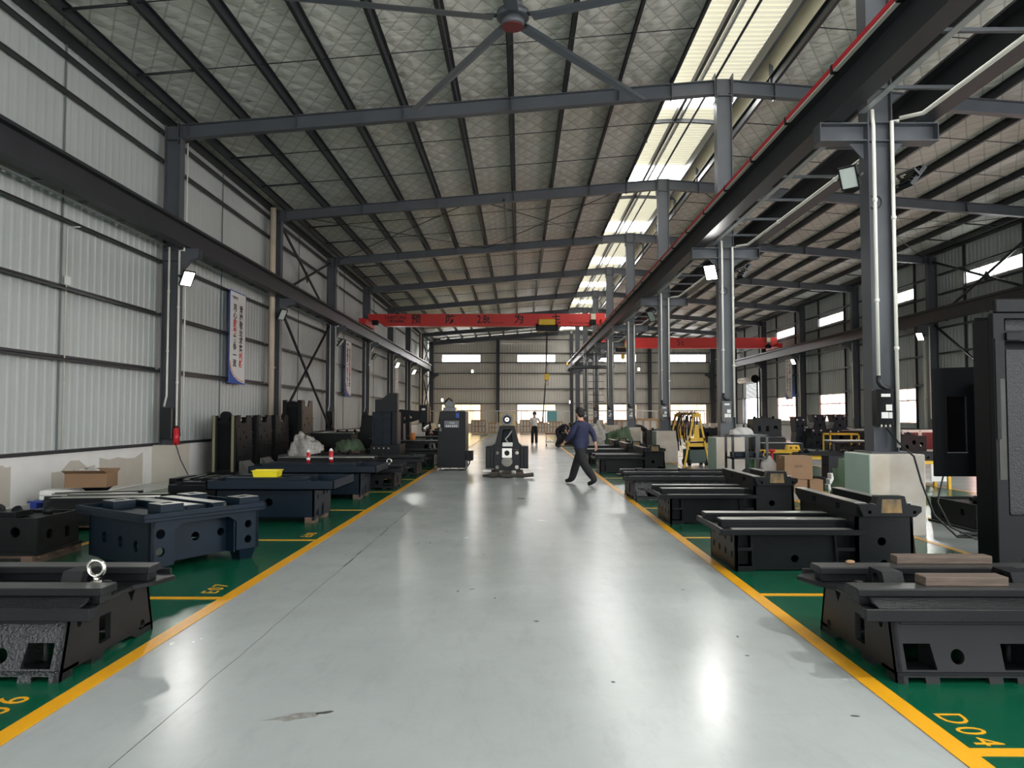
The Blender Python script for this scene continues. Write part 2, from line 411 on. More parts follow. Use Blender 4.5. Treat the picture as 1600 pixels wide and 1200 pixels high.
# painted bay numbers (read from the aisle side)
def bay(body, x, y, rz, size=.19):
    M = Matrix.Translation((x, y, .0045)) @ Matrix.Rotation(rz, 4, 'Z')
    o = text('bay_marking', body, size, M, FYEL, floor, sx=1.0, ext=.0005, spacing=1.25)
bay('D04', 2.18, 3.78, -PI / 2, .2)
bay('E07', -2.68, 6.72, PI / 2, .2); bay('E06', -2.72, 3.95, PI / 2, .24); bay('E08', -2.7, 9.75, PI / 2, .2)
# worn patch on the aisle floor, cable tray slot plate, paint chips
def blot(x, y, rx, ry, m, n=14, seed=1, h=.0012, rz=0):
    r = random.Random(seed); b = MB(); vs = []
    for i in range(n):
        t = 2 * PI * i / n; k = r.uniform(.65, 1.2); a, c = rx * k * math.cos(t), ry * k * math.sin(t)
        vs.append((x + a * math.cos(rz) - c * math.sin(rz), y + a * math.sin(rz) + c * math.cos(rz)))
    b.plate((0, 0, .0002), (1, 0, 0), (0, 1, 0), (0, 0, 1), h, vs)
    return b.build('floor_stain', m, floor)
SMUDGE = mat('rubber_smudge', (112, 108, 102), .6, vscale=22, var2=(158, 160, 158))
CHIP = mat('paint_chip', (70, 70, 70), .7)
blot(-1.15, 3.9, .15, .045, SMUDGE, seed=3, rz=.35); blot(-1.0, 3.96, .05, .02, CHIP, seed=4, rz=.4)
for i in range(26):
    r = random.Random(i + 50); blot(r.uniform(-2.2, 1.8), r.uniform(3.3, 15), .008 + r.random() * .02, .006 + r.random() * .012, CHIP, 7, seed=i, rz=r.random() * 3)
# straight floor joint running up the left of the aisle
b = MB(); r = random.Random(5); x = -1.79; y = 2.9
while y < 16:
    x2 = -1.79 + r.uniform(-.006, .006); y2 = y + .22
    w = .0014 if y < 7.6 else (.008 if r.random() < .4 else .002)
    b.hexa([(x - w, y, .0004), (x + w, y, .0004), (x2 + w, y2, .0004), (x2 - w, y2, .0004), (x - w, y, .0012), (x + w, y, .0012), (x2 + w, y2, .0012), (x2 - w, y2, .0012)])
    x, y = x2, y2
b.build('floor_joint', CHIP, floor)

def sheet(parent, plane, c, sgn, u0, u1, z0, z1, m, name='cladding_sheet', dp=.021):
    """ribbed steel sheet; plane 'x' or 'y' at coordinate c, ribs standing to sgn"""
    bm = MB(); P = []; u = u0; p = .25
    n = max(1, round((u1 - u0) / p)); p = (u1 - u0) / n
    for i in range(n):
        a = u0 + i * p
        P += [(a, 0), (a + p * .5, 0), (a + p * .62, dp), (a + p * .86, dp)]
    P.append((u1, 0)); lo, hi = [], []
    for u, d in P:
        for L_, z in ((lo, z0), (hi, z1)):
            L_.append(bm.bm.verts.new((c + sgn * d, u, z) if plane == 'x' else (u, c + sgn * d, z)))
    for i in range(len(P) - 1): bm._face([lo[i], lo[i + 1], hi[i + 1], hi[i]])
    return bm.build(name, m, parent)
def cladded(parent, plane, c, sgn, us, zs, holes, m):
    """sheets in each cell between the u and z breaks, except cells inside a hole"""
    for u0, u1 in zip(us, us[1:]):
        run = []
        for z0, z1 in zip(zs, zs[1:]):
            cu, cz = (u0 + u1) / 2, (z0 + z1) / 2
            if any(h[0] < cu < h[1] and h[2] < cz < h[3] for h in holes):
                if run: sheet(parent, plane, c, sgn, u0, u1, run[0], run[1], m)
                run = []
            else: run = [run[0] if run else z0, z1]
        if run: sheet(parent, plane, c, sgn, u0, u1, run[0], run[1], m)

# ---- left wall
wl = struct('wall_left', MB().box(XL - .3, XL + .15, YB, YE, 0, .84).build('wall_left', WHITE))
PATCH = MB()
for k in range(-2, 8):
    y = CY(k)
    for (u0, u1) in ((y, y + BAY / 2), (y + BAY / 2, y + BAY)):
        sheet(wl, 'x', XL, 1, u0, u1, .84, 5.6, CLAD, dp=.016); sheet(wl, 'x', XL, 1, u0, u1, 5.6, 8.75, CLAD, dp=.005)
    MB().box(XL + .02, XL + .045, y + BAY / 2 - .012, y + BAY / 2 + .012, .84, 8.75).build('sheet_seam_trim', TRIMG, wl)
    for z in (2.6, 3.92, 5.19, 7.6, 8.28):
        bm = MB(); bm.box(XL + .03, XL + .19, y + .1, y + BAY - .1, z - .012, z + .0); bm.box(XL + .03, XL + .045, y + .1, y + BAY - .1, z, z + .07); bm.box(XL + .175, XL + .19, y + .1, y + BAY - .1, z - .05, z)
        bm.build('wall_girt', STEELD, wl)
MB().box(XL - .02, XL + .17, YB, YE, .84, .9).build('wall_sill_angle', STEELD, wl)
# grey primer patches left on the white plinth, on the first visible bay
def wallpatch(y0, y1, z0, z1, seed):
    r = random.Random(seed); n = 5
    top = [(y0 + (y1 - y0) * i / n, z1 - r.uniform(0, .2)) for i in range(n + 1)]
    MB().plate((XL + .1505, 0, 0), (0, 1, 0), (0, 0, 1), (1, 0, 0), .002, [(y0, z0), (y1, z0)] + top[::-1]).build('primer_patch', BEIGE, wl)
wallpatch(11.9, 12.5, .02, .78, 1); wallpatch(13.6, 15.0, .02, .7, 2); wallpatch(15.15, 16.9, .02, .74, 3)

def column_side(parent, x, y, s, ztop, k, light=True):
    """wall column: s=+1 when the aisle is towards +x"""
    c = MB(); a, b_ = x, x + s * .38
    X0, X1 = min(a, b_), max(a, b_)
    c.box(X0, X0 + .016, y - .13, y + .13, .84, ztop); c.box(X1 - .016, X1, y - .13, y + .13, .84, ztop); c.box(X0 + .016, X1 - .016, y - .006, y + .006, .84, ztop)
    for z in (5.2, 5.46, ztop - .35): c.box(X0 + .016, X1 - .016, y - .12, y + .12, z - .008, z + .008)
    o = c.build('steel_column', STEEL, parent)
    # plinth pier under the column
    q = MB().box(x - s * .1 if s > 0 else x - .5, x + .5 if s > 0 else x + .1, y - .38, y + .38, 0, .86); q.build('column_pier', BEIGE if k == 1 else WHITE, o)
    # bracket with haunch
    e = x + s * .38; g = MB(); N = (0, 1, 0)
    prof = [(0, 5.46), (s * .46, 5.46), (s * .46, 5.28), (s * .22, 5.22), (s * .04, 4.98), (0, 4.98)]
    g.plate((e, y - .11, 0), (1, 0, 0), (0, 0, 1), N, .016, prof); g.plate((e, y + .095, 0), (1, 0, 0), (0, 0, 1), N, .016, prof)
    g.box(min(e, e + s * .46), max(e, e + s * .46), y - .12, y + .12, 5.455, 5.475); g.bar((e + s * .46, y, 5.27), (e + s * .22, y, 5.21), .22, .014); g.bar((e + s * .22, y, 5.21), (e + s * .03, y, 4.97), .22, .014)
    g.build('crane_bracket', STEEL, o)
    return o
def conduit(parent, pts, r=.025, m=None, name='conduit'):
    b = MB().tube(pts, r, 8)
    for p, q in zip(pts, pts[1:]):
        p, q = Vector(p), Vector(q)
        if (q - p).length > 1.2:
            for f in (.3, .7): c = p.lerp(q, f); b.cyl(c - (q - p).normalized() * .02, c + (q - p).normalized() * .02, r * 1.35, 8)
    return b.build(name, m or PVC, parent)
LCOL = {}
for k in range(-1, 9):
    y = CY(k) if k < 8 else YE - .3
    o = column_side(wl, XL + .18, y, 1, 8.45, k); LCOL[k] = o
    if 1 <= k <= 7:
        xa = XL + .18 + .38
        if k != 2 and k != 7:
            conduit(o, [(xa - .2, y - .16, 5.5), (xa - .2, y - .16, 2.0), (xa - .26, y - .16, 1.75)])
            conduit(o, [(xa + .15, y - .16, 5.52), (xa + .15, y - .16, 5.42), (xa + .04, y - .16, 5.42), (xa + .04, y - .16, .98), (xa + .1, y - .16, .98)])
            conduit(o, [(xa + .05, y + .16, 8.1), (xa + .05, y + .16, 1.1)], .018)
            bx = MB().box(xa - .3, xa - .02, y - .27, y - .135, 1.0, 1.72); bx = bx.build('control_box', SCREEN, o, bevel=.01)
        else:
            conduit(o, [(xa - .22, y - .26, 8.5), (xa - .22, y - .26, .84)], .1, PVCB, 'downpipe')
# X bracing of the left wall (bay k2-k3 and the last)
for k in (2, 7):
    ya, yb_ = CY(k) + .1, (CY(k + 1) if k < 7 else YE - .3) - .1; x = XL + .32
    for (z0, z1) in ((.95, 5.45), (5.6, 8.2)):
        for (p, q) in (((x, ya, z0), (x, yb_, z1)), ((x + .07, ya, z1), (x + .07, yb_, z0))):
            MB().cyl(p, q, .05, 8).build('wall_brace', STEELD, wl)
        MB().obox((x + .035, (ya + yb_) / 2, (z0 + z1) / 2), (.03, .3, .3), (PI / 4, 0, 0)).build('brace_gusset', STEELD, wl)
conduit(wl, [(XL + .3, 14.05, 5.1), (XL + .06, 14.05, 5.1), (XL + .06, 14.05, .9)], .012)
MB().box(XL + .05, XL + .09, 14.0, 14.14, 4.0, 4.16).build('switch_plate', PAPER, wl)

# ---- right wall (windows, roller-shutter door)
wr = struct('wall_right', MB().box(XR - .15, XR + .3, YB, YE, 0, .9).build('wall_right', WHITE))
wins = []
for k in range(0, 8):
    y = CY(k); yc = y + BAY / 2; us = [y, yc - 1.8, yc, yc + 1.8, y + BAY if k < 7 else YE]; hs = []
    if k < 7: hs.append((yc - 1.8, yc + 1.8, 6.9, 7.46))
    if k < 6: hs.append((yc - 1.8, yc + 1.8, 1.18, 2.83))
    if k == 6: hs.append((yc - 1.8, yc + 1.8, .84, 4.1))
    cladded(wr, 'x', XR, -1, us, [.9, 1.18, 2.83, 4.1, 6.9, 7.46, 8.8], hs, CLAD)
    wins += [(k, h) for h in hs]
    for z in (2.9, 4.2, 5.3, 6.75, 7.6):
        for (a, b_) in ((y + .15, yc - 1.85), (yc + 1.85, y + BAY - .15)) if (z < 2.95 and k < 6) else ((y + .15, y + BAY - .15),):
            MB().box(XR - .19, XR - .03, a, b_, z - .015, z + .045).build('wall_girt', STEELD, wr)
    for yy in (yc - 1.87, yc + 1.8):
        MB().box(XR - .12, XR - .03, yy, yy + .07, .9, 8.7).build('window_stud', STEELD, wr)
MB().box(XR - .17, XR + .02, YB, YE, .9, .95).build('wall_sill_angle', STEELD, wr)
for k in range(0, 9): column_side(wr, XR - .18, CY(k) if k < 8 else YE - .3, -1, 8.45, k)
for k in (3, 4, 5): conduit(wr, [(XR - .6, CY(k) - .18, 5.4), (XR - .6, CY(k) - .18, 1.4)])
conduit(wr, [(XR - .42, CY(3) + .5, 5.3), (XR - .42, CY(3) + .5, 1.0)], .09, PVC, 'downpipe')
for k in (2,):
    ya, yb_ = CY(k) + .1, CY(k + 1) - .1; x = XR - .32
    for (z0, z1) in ((.95, 5.45), (5.6, 8.2)):
        for (p, q) in (((x, ya, z0), (x, yb_, z1)), ((x - .07, ya, z1), (x - .07, yb_, z0))):
            MB().cyl(p, q, .05, 8).build('wall_brace', STEELD, wr)
        MB().obox((x, (ya + yb_) / 2, (z0 + z1) / 2), (.03, .3, .3), (PI / 4, 0, 0)).build('brace_gusset', STEELD, wr)

WN = [0]
def window(plane, c, u0, u1, z0, z1, nv, zmid=None, g=None, blind=None, blindtop=None):
    """framed window: outer frame, mullions, transom, one pane object per light"""
    WN[0] += 1; fr = MB()
    def bx(a, b, d, e, t0=-.04, t1=.05): fr.box(*((c + t0, c + t1, a, b) if plane == 'x' else (a, b, c + t0, c + t1)), d, e)
    w = .05
    bx(u0, u1, z0, z0 + w); bx(u0, u1, z1 - w, z1); bx(u0, u0 + w, z0, z1); bx(u1 - w, u1, z0, z1)
    us = [u0 + w + (u1 - u0 - 2 * w) * i / nv for i in range(nv + 1)]
    for u in us[1:-1]: bx(u - .02, u + .02, z0 + w, z1 - w)
    if zmid: bx(u0 + w, u1 - w, zmid - .03, zmid + .03)
    wo_ = struct('window_%d' % WN[0], fr.build('window_%d' % WN[0], PVC))
    for (a, b) in zip(us, us[1:]):
        for (d, e) in (((z0 + w, zmid), (zmid, z1 - w)) if zmid else ((z0 + w, z1 - w),)):
            if plane == 'x': q = MB().box(c - .004, c + .004, a, b, d, e)
            else: q = MB().box(a, b, c - .004, c + .004, d, e)
            gg = g or GLASS
            if blind and zmid and blindtop and d >= zmid: gg = blindtop
            elif blind and zmid and d < zmid: gg = blind
            q.build('pane', gg, wo_)
    return wo_
for k, h in wins:
    if k == 6 and h[3] == 4.1: continue
    if h[3] > 7: window('x', XR, *h, 4)
    else: window('x', XR, *h, 4, 2.25, GLASSP)
# roller shutter door in the last bay
d1 = struct('door_1'); ya, yb_ = CY(6) + BAY / 2 - 1.8, CY(6) + BAY / 2 + 1.8
MB().cyl((XR - .45, ya - .1, 4.35), (XR - .45, yb_ + .1, 4.35), .24, 16).build('shutter_roll', PVC, d1)
MB().cyl((XR - .45, ya - .18, 4.35), (XR - .45, ya - .1, 4.35), .3, 16).build('roll_end_cap', SCREEN, d1)
for i in range(10): MB().box(XR - .25, XR - .22, ya, yb_, 2.95 + i * .115, 3.05 + i * .115).build('shutter_slat', CLAD, d1)
MB().box(XR - .3, XR - .18, ya - .08, ya, 0, 4.2).build('guide_rail', STEELD, d1); MB().box(XR - .3, XR - .18, yb_, yb_ + .08, 0, 4.2).build('guide_rail', STEELD, d1)
area('shutter_opening_daylight', (XR + .4, (ya + yb_) / 2, 1.9), (0, PI / 2, 0), 1.9, 3.5, 5)

# ---- end wall
we = struct('wall_end', MB().box(XL, XR, YE - .1, YE + .3, 0, .8).build('wall_end', WHITE))
HW = [(-7.3, -3.65), (-.24, 3.35), (7.3, 10.9), (13.9, 17.4)]
xs = sorted({XL, XC, XR, -2.03, 12.1} | {v for h in HW for v in h})
hs = [(a, b, 6.55, 7.3) for a, b in HW] + [(a, b, .8, 2.62) for a, b in HW]
for u0, u1 in zip(xs, xs[1:]):
    pass
cladded(we, 'y', YE, -1, xs, [.8, 2.62, 6.55, 7.3, 8.3], hs, CLADE)
for u0, u1 in zip(xs, xs[1:]):      # gable sheets: cut to the roof slope
    n = max(1, round((u1 - u0) / 1.0))
    for i in range(n):
        a, b_ = u0 + (u1 - u0) * i / n, u0 + (u1 - u0) * (i + 1) / n
        o = sheet(we, 'y', YE, -1, a, b_, 8.3, 9.9, CLADE)
        for v in o.data.vertices:
            if v.co.z > 9: v.co.z = rz_(v.co.x) + .2
for z in (2.67, 4.04, 5.5, 6.5, 7.38, 8.65):
    MB().box(XL + .3, XC - .1, YE - .2, YE - .05, z - .015, z + .05).build('wall_girt', STEELD, we)
    MB().box(XC + .1, XR - .3, YE - .2, YE - .05, z - .015, z + .05).build('wall_girt', STEELD, we)
for x in (-2.03, 12.1, XC):
    MB().ibeam((x, YE - .35, 0), (x, YE - .35, rz_(x) - .3), .3, .3, up=(0, 1, 0)).build('gable_post', STEELD, we)
for i, (a, b_) in enumerate(HW):
    window('y', YE, a, b_, 6.55, 7.3, 4)
    window('y', YE, a, b_, .8, 2.62, 4, 2.05, GLASS, BLIND if i == 0 else FROST, BLIND)

# ---- wall behind the camera with two openings assumed for the added rear fill
wb_ = struct('wall_front', MB().box(XL, -6.1, YB - .2, YB, 0, 9).build('wall_front', CLAD))
for (a, b_, z0, z1) in ((-6.1, 3.1, 6, 9.4), (3.1, 7.4, 0, 9.6), (7.4, 15.6, 5.8, 9.4), (15.6, XR, 0, 9)):
    MB().box(a, b_, YB - .2, YB, z0, z1).build('wall_section', CLAD, wb_)

# ---- roof
ceil = struct('ceiling')
OPX = 1.19                                  # half width of the ridge vent
def slab(x0, x1, y0, y1):
    b = MB(); z0, z1 = rz_(x0) + .21, rz_(x1) + .21
    b.hexa([(x0, y0, z0), (x1, y0, z1), (x1, y1, z1), (x0, y1, z0), (x0, y0, z0 + .05), (x1, y0, z1 + .05), (x1, y1, z1 + .05), (x0, y1, z0 + .05)])
    return b
for k in range(-3, 8):
    y0, y1 = CY(k), (CY(k + 1) if k < 7 else YE + .2)
    slab(XL - .2, XC - OPX, y0, y1).build('roof_insulation_panel', ROOF, ceil)
    slab(XC + OPX, XR + .2, y0, y1).build('roof_insulation_panel', ROOF, ceil)
PX = [XC - OPX - 1.28 * i for i in range(10)]
for x in PX + [2 * XC - x for x in PX]:
    s = 1 if x < XC else -1; z = rz_(x); b = MB()
    b.box(x - .006, x + .006, YB, YE, z, z + .2)
    b.box(x - .07 if s > 0 else x, x if s > 0 else x + .07, YB, YE, z, z + .012); b.box(x if s > 0 else x - .07, x + .07 if s > 0 else x, YB, YE, z + .188, z + .2)
    b.box(x - .07 if s > 0 else x + .055, x - .055 if s > 0 else x + .07, YB, YE, z, z + .03)
    b.build('purlin', STEELD, ceil)
def rafter(y, k):
    for s in (-1, 1):
        xa, xb = XC - s * .12, XC - s * 12.95    # ridge to eave
        if s < 0: xa, xb = XC + .12, XC + 12.95
        b = MB(); d = .33
        def P(x, o): return Vector((x, y, rz_(x) + o))
        w = .2
        for (o0, o1) in ((-.016, 0), (-d, -d + .016)):
            b.hexa([P(xa, o0) - Vector((0, w / 2, 0)), P(xb, o0) - Vector((0, w / 2, 0)), P(xb, o0) + Vector((0, w / 2, 0)), P(xa, o0) + Vector((0, w / 2, 0)),
                    P(xa, o1) - Vector((0, w / 2, 0)), P(xb, o1) - Vector((0, w / 2, 0)), P(xb, o1) + Vector((0, w / 2, 0)), P(xa, o1) + Vector((0, w / 2, 0))])
        q = Vector((0, .006, 0)); b.hexa([P(xa, -d) - q, P(xb, -d) - q, P(xb, -d) + q, P(xa, -d) + q, P(xa, 0) - q, P(xb, 0) - q, P(xb, 0) + q, P(xa, 0) + q])
        o = b.build('rafter', STEEL, ceil)
        for i in range(1, 10, 2):
            x = PX[i] if s > 0 else 2 * XC - PX[i]; z = rz_(x)
            MB().bar((x, y - .02, z + .14), (x + .0, y - .1, z - d + .02), .05, .008, up=(1, 0, 0)).build('fly_brace', STEEL, o)
            MB().box(x - .006, x + .006, y - .095, y - .008, z - d, z).build('stiffener', STEEL, o)
        for x in (XC - s * 1.22,):
            z = rz_(x); MB().box(x - .008, x + .008, y - .11, y + .11, z - d - .04, z + .06).build('splice_plate', STEEL, o)
        MB().box(min(xb, xb + s * .02), max(xb, xb + s * .02), y - .12, y + .12, 8.02, 8.5).build('end_plate', STEEL, o)
        # haunch under the light coloured middle section
for k in range(-2, 9): rafter(CY(k) if k < 8 else YE - .35, k)
for k in range(-2, 8):                        # sag rods and roof bracing rods
    for f in (1 / 3, 2 / 3):
        y = CY(k) + BAY * f
        for s in (1, -1):
            xa, xb = (PX[0], PX[-1]) if s > 0 else (2 * XC - PX[0], 2 * XC - PX[-1])
            MB().cyl((xa, y, rz_(xa) + .07), (xb, y, rz_(xb) + .07), .011, 6).build('sag_rod', STEELD, ceil)
            MB().cyl((PX[-2] if s > 0 else 2 * XC - PX[-2], y, rz_(PX[-2]) + .06), (xb, y, rz_(xb) + .06), .028, 6).build('eave_strut', STEELD, ceil)
for k in (2, 6):
    for s in (1, -1):
        for (fa, fb) in ((0, 4), (4, 9)):
            xa, xb = PX[fa], PX[fb]
            if s < 0: xa, xb = 2 * XC - xa, 2 * XC - xb
            ya, yb_ = CY(k) + .1, CY(k + 1) - .1
            for (p, q) in (((xa, ya), (xb, yb_)), ((xb, ya), (xa, yb_))):
                MB().cyl((p[0], p[1], rz_(p[0]) - .12), (q[0], q[1], rz_(q[0]) - .12), .014, 6).build('bracing_rod', STEELD, ceil)
# a pair of posts hung along the purlins at mid-span (as at the third frame)
MB().box(-.55, -.5, CY(2) - .2, CY(3), 8.78, 8.84).build('cable_tray', STEELD, ceil)
# eave soffit gutters
MB().box(XL - .05, XL + .28, YB, YE, 8.55, 8.62).build('eave_gutter', STEELD, ceil); MB().box(XR - .28, XR + .05, YB, YE, 8.55, 8.62).build('eave_gutter', STEELD, ceil)

# ---- ridge vent: raised translucent roof on posts, white gaps of daylight at each frame
vent = struct('trim_1'); ZM = 10.15
for k in range(-3, 8):
    ya, yb_ = CY(k) + band(k)[1], min(CY(k + 1) + band(k + 1)[0], YE)
    # translucent corrugated sheets (ribs run across)
    for (x0, x1) in ((XC - 1.65, XC - .35), (XC - .35, XC + .85)):
        b = MB(); n = int((yb_ - ya) / .2); P = []
        for i in range(n):
            a = ya + (yb_ - ya) * i / n; p = (yb_ - ya) / n; P += [(a, 0), (a + p * .55, 0), (a + p * .65, .03), (a + p * .9, .03)]
        P.append((yb_, 0)); lo = [b.bm.verts.new((x0, y, ZM + z)) for y, z in P]; hi = [b.bm.verts.new((x1, y, ZM + z)) for y, z in P]
        for i in range(len(P) - 1): b._face([lo[i], lo[i + 1], hi[i + 1], hi[i]])
        b.build('translucent_sheet', CREAMS, vent)
    MB().box(XC - 1.65, XC + .85, CY(k) + band(k)[0], CY(k) + band(k)[1], ZM - .01, ZM - .004).build('clear_sheet', GLASS, vent)
    for s in (-1, 1):                       # posts and side sheets
        x = XC + s * OPX
        for y in (CY(k) + .1, CY(k) + BAY * .5):
            MB().box(x - .04, x + .04, y - .04, y + .04, rz_(x), ZM).build('vent_post', STEEL, vent)
    y = CY(k) + BAY * .5
    b = MB(); n = 8; pts = [(XC - 1.6 + 2.8 * i / n, y, ZM - .22 + .1 * math.sin(PI * i / n)) for i in range(n + 1)]
    for p, q in zip(pts, pts[1:]): b.bar(p, q, .1, .1)
    b.build('vent_arch', STEEL, vent)
# right flank: dark valley gutter, pale upstand and steel beams along the ridge
MB().box(XC + .85, XC + .93, YB, YE, ZM - .3, ZM + .02).build('vent_beam', STEELD, vent)
MB().box(XC - .42, XC - .34, YB, YE, ZM - .16, ZM - .01).build('vent_beam', STEELD, vent)
MB().box(XC - .24, XC - .18, YB, YE, ZM - .12, ZM - .01).build('vent_beam', GALV, vent)
MB().box(XC - 1.1, XC - 1.02, YB, YE, ZM - .12, ZM - .01).build('vent_beam', GALV, vent)
sd = MB(); sd.hexa([(XC + .95, YB, ZM), (XC + 1.35, YB, 9.75), (XC + 1.35, YE, 9.75), (XC + .95, YE, ZM), (XC + .95, YB, ZM + .02), (XC + 1.37, YB, 9.76), (XC + 1.37, YE, 9.76), (XC + .95, YE, ZM + .02)])
sd.build('upstand_sheet', CREAM, vent)
sd = MB().box(XC - 1.75, XC - 1.65, YB, YE, ZM - .45, ZM + .05); sd.build('upstand_sheet', STEELD, vent)
MB().cyl((XC - .05, YB, 9.75), (XC - .05, YE, 9.75), .03, 8).build('ridge_tie', STEELD, vent)

# ---- crane runways: beams on brackets, rails, conductor bar
ZBT, ZBB = 5.98, 5.48
def runway(x, name, label, inner, red=False):
    t = thing(name, label, 'crane beam')
    b = MB(); y1 = 63.2 if inner else 66
    b.ibeam((x, YB + .5, (ZBT + ZBB) / 2), (x, 66.5, (ZBT + ZBB) / 2), ZBT - ZBB, .26)
    b.build('beam', STEELD, t)
    MB().box(x - .03, x + .03, YB + .5, 66.5, ZBT, ZBT + .1).build('crane_rail', STEELD, t)
    return t
rw1 = runway(-7.85, 'crane_runway_beam', 'dark steel crane runway beam carried along the left ribbed wall', False)
rw2 = runway(4.22, 'crane_runway_beam', 'dark crane runway beam with red conductor bar, on the aisle side of the central columns', True)
rw3 = runway(5.44, 'crane_runway_beam', 'crane runway beam on the far side of the central columns, without a red bar', True)
rw4 = runway(17.51, 'crane_runway_beam', 'crane runway beam along the right wall under the high windows', False)
MB().box(4.02, 4.07, YB + 1, 62.5, 5.98, 6.04).build('conductor_bar', REDRAIL, rw2)
MB().box(4.03, 4.085, YB + 1, 62.5, 5.955, 5.978).build('conductor_strip', PVC, rw2)
for i in range(40):
    y = -4 + i * 1.7; MB().box(4.015, 4.1, y - .03, y + .03, 5.94, 6.05).build('bar_clip', SCREEN, rw2)
b = MB().box(4.0, 4.12, 62.5, 63.6, 5.88, 6.06); b.build('bar_end_feed', RED, rw2); MB().box(4.0, 4.12, 63.6, 64.1, 5.88, 6.06).build('bar_end_lamp', AMBER, rw2)
# service walkway steel between the two central beams, and the strip behind the left one
def ladder(name, label, xa, xb, z, step, m1, par):
    for k in range(-2, 7):
        y0, y1 = CY(k) + .35, CY(k + 1) - .35
        MB().box(xa, xa + .09, y0, y1, z, z + .012).build('tray_strip', m1, par)
        n = 5
        for i in range(n):
            y = y0 + (y1 - y0) * (i + .5) / n
            MB().box(xa - .05, xb + .05, y - .025, y + .025, z + .02, z + .06).build('tray_rung', STEEL, par)
ladder('', '', 4.45, 5.3, 5.5, 1.5, GALV, rw2); ladder('', '', -8.3, -7.95, 5.5, 1.5, GALV, rw1); ladder('', '', 17.62, 17.95, 5.5, 1.5, GALV, rw4)
for k in range(-2, 7): conduit(rw3, [(5.24, CY(k) + .25, 5.46), (5.24, CY(k + 1) - .45, 5.46), (5.02, CY(k + 1) - .28, 5.46)], .028)

# ---- the central row of columns
def central(k):
    y = CY(k)
    nm = 'unseen' if k < 0 else ['nearest', 'second', 'third', 'fourth', 'fifth', 'sixth', 'seventh', 'eighth'][k]
    t = thing('steel_column', '%s steel column of the central row %s' % (nm, 'with black control box on a white concrete footing' if k < 5 else 'beyond the middle of the hall') if k >= 0 else 'steel column of the central row standing behind the camera', 'column', (XC, y, 0), group='central row of steel columns')
    h = rz_(XC) + .02; c = MB(); w = .165 if k == 0 else .18
    c.box(-w, -w + .016, -.14, .14, 1.04, h); c.box(w - .016, w, -.14, .14, 1.04, h); c.box(-w + .016, w - .016, -.06, -.048, 1.04, h)
    for z in (5.22, 5.47, 9.1): c.box(-w + .016, w - .016, -.13, .13, z - .008, z + .008)
    c.box(-.26, .26, -.26, .26, 1.04, 1.065)
    c.build('shaft', STEEL, t)
    f = MB().box(-.36, .35, -.42, .34, 0, 1.04).build('footing', [STAIN, PALEG], t, bevel=.012)
    for p in f.data.polygons:
        if p.normal.x < -.9: p.material_index = 1
    b = MB()
    for s in (-1, 1):
        e = s * w; x1 = s * .78
        b.ibeam((e, 0, 5.345), (x1, 0, 5.345), .25, .24); b.box(min(x1, x1 + s * .012), max(x1, x1 + s * .012), -.12, .12, 5.22, 5.475)
        b.plate((e, -.008, 0), (1, 0, 0), (0, 0, 1), (0, 1, 0), .016, [(0, 5.22), (s * .2, 5.22), (0, 5.0)])
    b.build('crane_bracket', STEEL, t)
    # top cap that grips the rafters
    MB().box(-.22, -.2, -.13, .13, 8.95, 9.62).build('cap_plate', STEEL, t); MB().box(.2, .22, -.13, .13, 8.95, 9.62).build('cap_plate', STEEL, t)
    if k < 7:
        conduit(t, [(-.115, -.17, 5.62), (-.115, -.17, 5.5), (-.115, -.19, 5.4), (-.115, -.19, 2.05)])
        conduit(t, [(.22, -.19, 5.46), (.13, -.19, 5.46), (.13, -.19, 1.12 if k == 0 else 1.5)])
        MB().tube([(-.115, -.19, 2.06), (-.115, -.19, 1.98), (-.09, -.19, 1.93), (-.03, -.18, 1.9), (.02, -.17, 1.9)], .032, 8).build('flexible_conduit', BLACK, t)
        bx = MB().box(-.17, .05, -.24, -.1, 1.40, 1.88).build('control_box', SCREEN, t, bevel=.006)
        MB().box(-.11, .01, -.244, -.2395, 1.78, 1.82).build('name_plate', PAPER, bx)
        MB().box(-.05, .03, -.244, -.2395, 1.6, 1.68).build('socket', PAPER, bx)
        MB().box(-.11, -.02, -.244, -.2395, 1.5, 1.58).build('socket', PAPER, bx); MB().box(-.015, .03, -.246, -.2395, 1.5, 1.58).build('socket', PAPER, bx)
        for i in range(3):
            MB().cyl((-.12 + .055 * i, -.25, 1.42), (-.12 + .055 * i, -.25, 1.375), .016, 8).build('cable_gland', IRON, bx)
    if k == 5:
        for i in range(9): MB().cyl((-.5, -.2, 1.6 + .42 * i), (.5, -.2, 1.6 + .42 * i), .018, 6).build('climbing_rung', BLACK, t)
    if k in (0, 1): MB().torus((-.06, -.075, 4.4 if k == 0 else 4.45), (0, 1, 0), .09, .007, 20, 6).build('wire_loop', BLACK, t)
    return t
for k in range(-1, 8): central(k)
# ------------------------------------------------------------------ machine castings
def eyebolt(c, axis, R=.05, r=.014, name=None, parent=None, label=None, where=None):
    b = MB(); c = Vector(c); b.torus(c, axis, R, r, 24, 10); b.cyl(c - Vector((0, 0, R + r * 2.6)), c - Vector((0, 0, R - r * .2)), r * 1.2, 10); b.cyl(c - Vector((0, 0, R + r * 2.8)), c - Vector((0, 0, R + r * 1.9)), r * 2.3, 12)
    if label:
        o = b.build('eye_bolt', CHROME); return tag(o, label, 'eye bolt', 'lifting eye bolts')
    return b.build('eye_bolt', CHROME, parent)

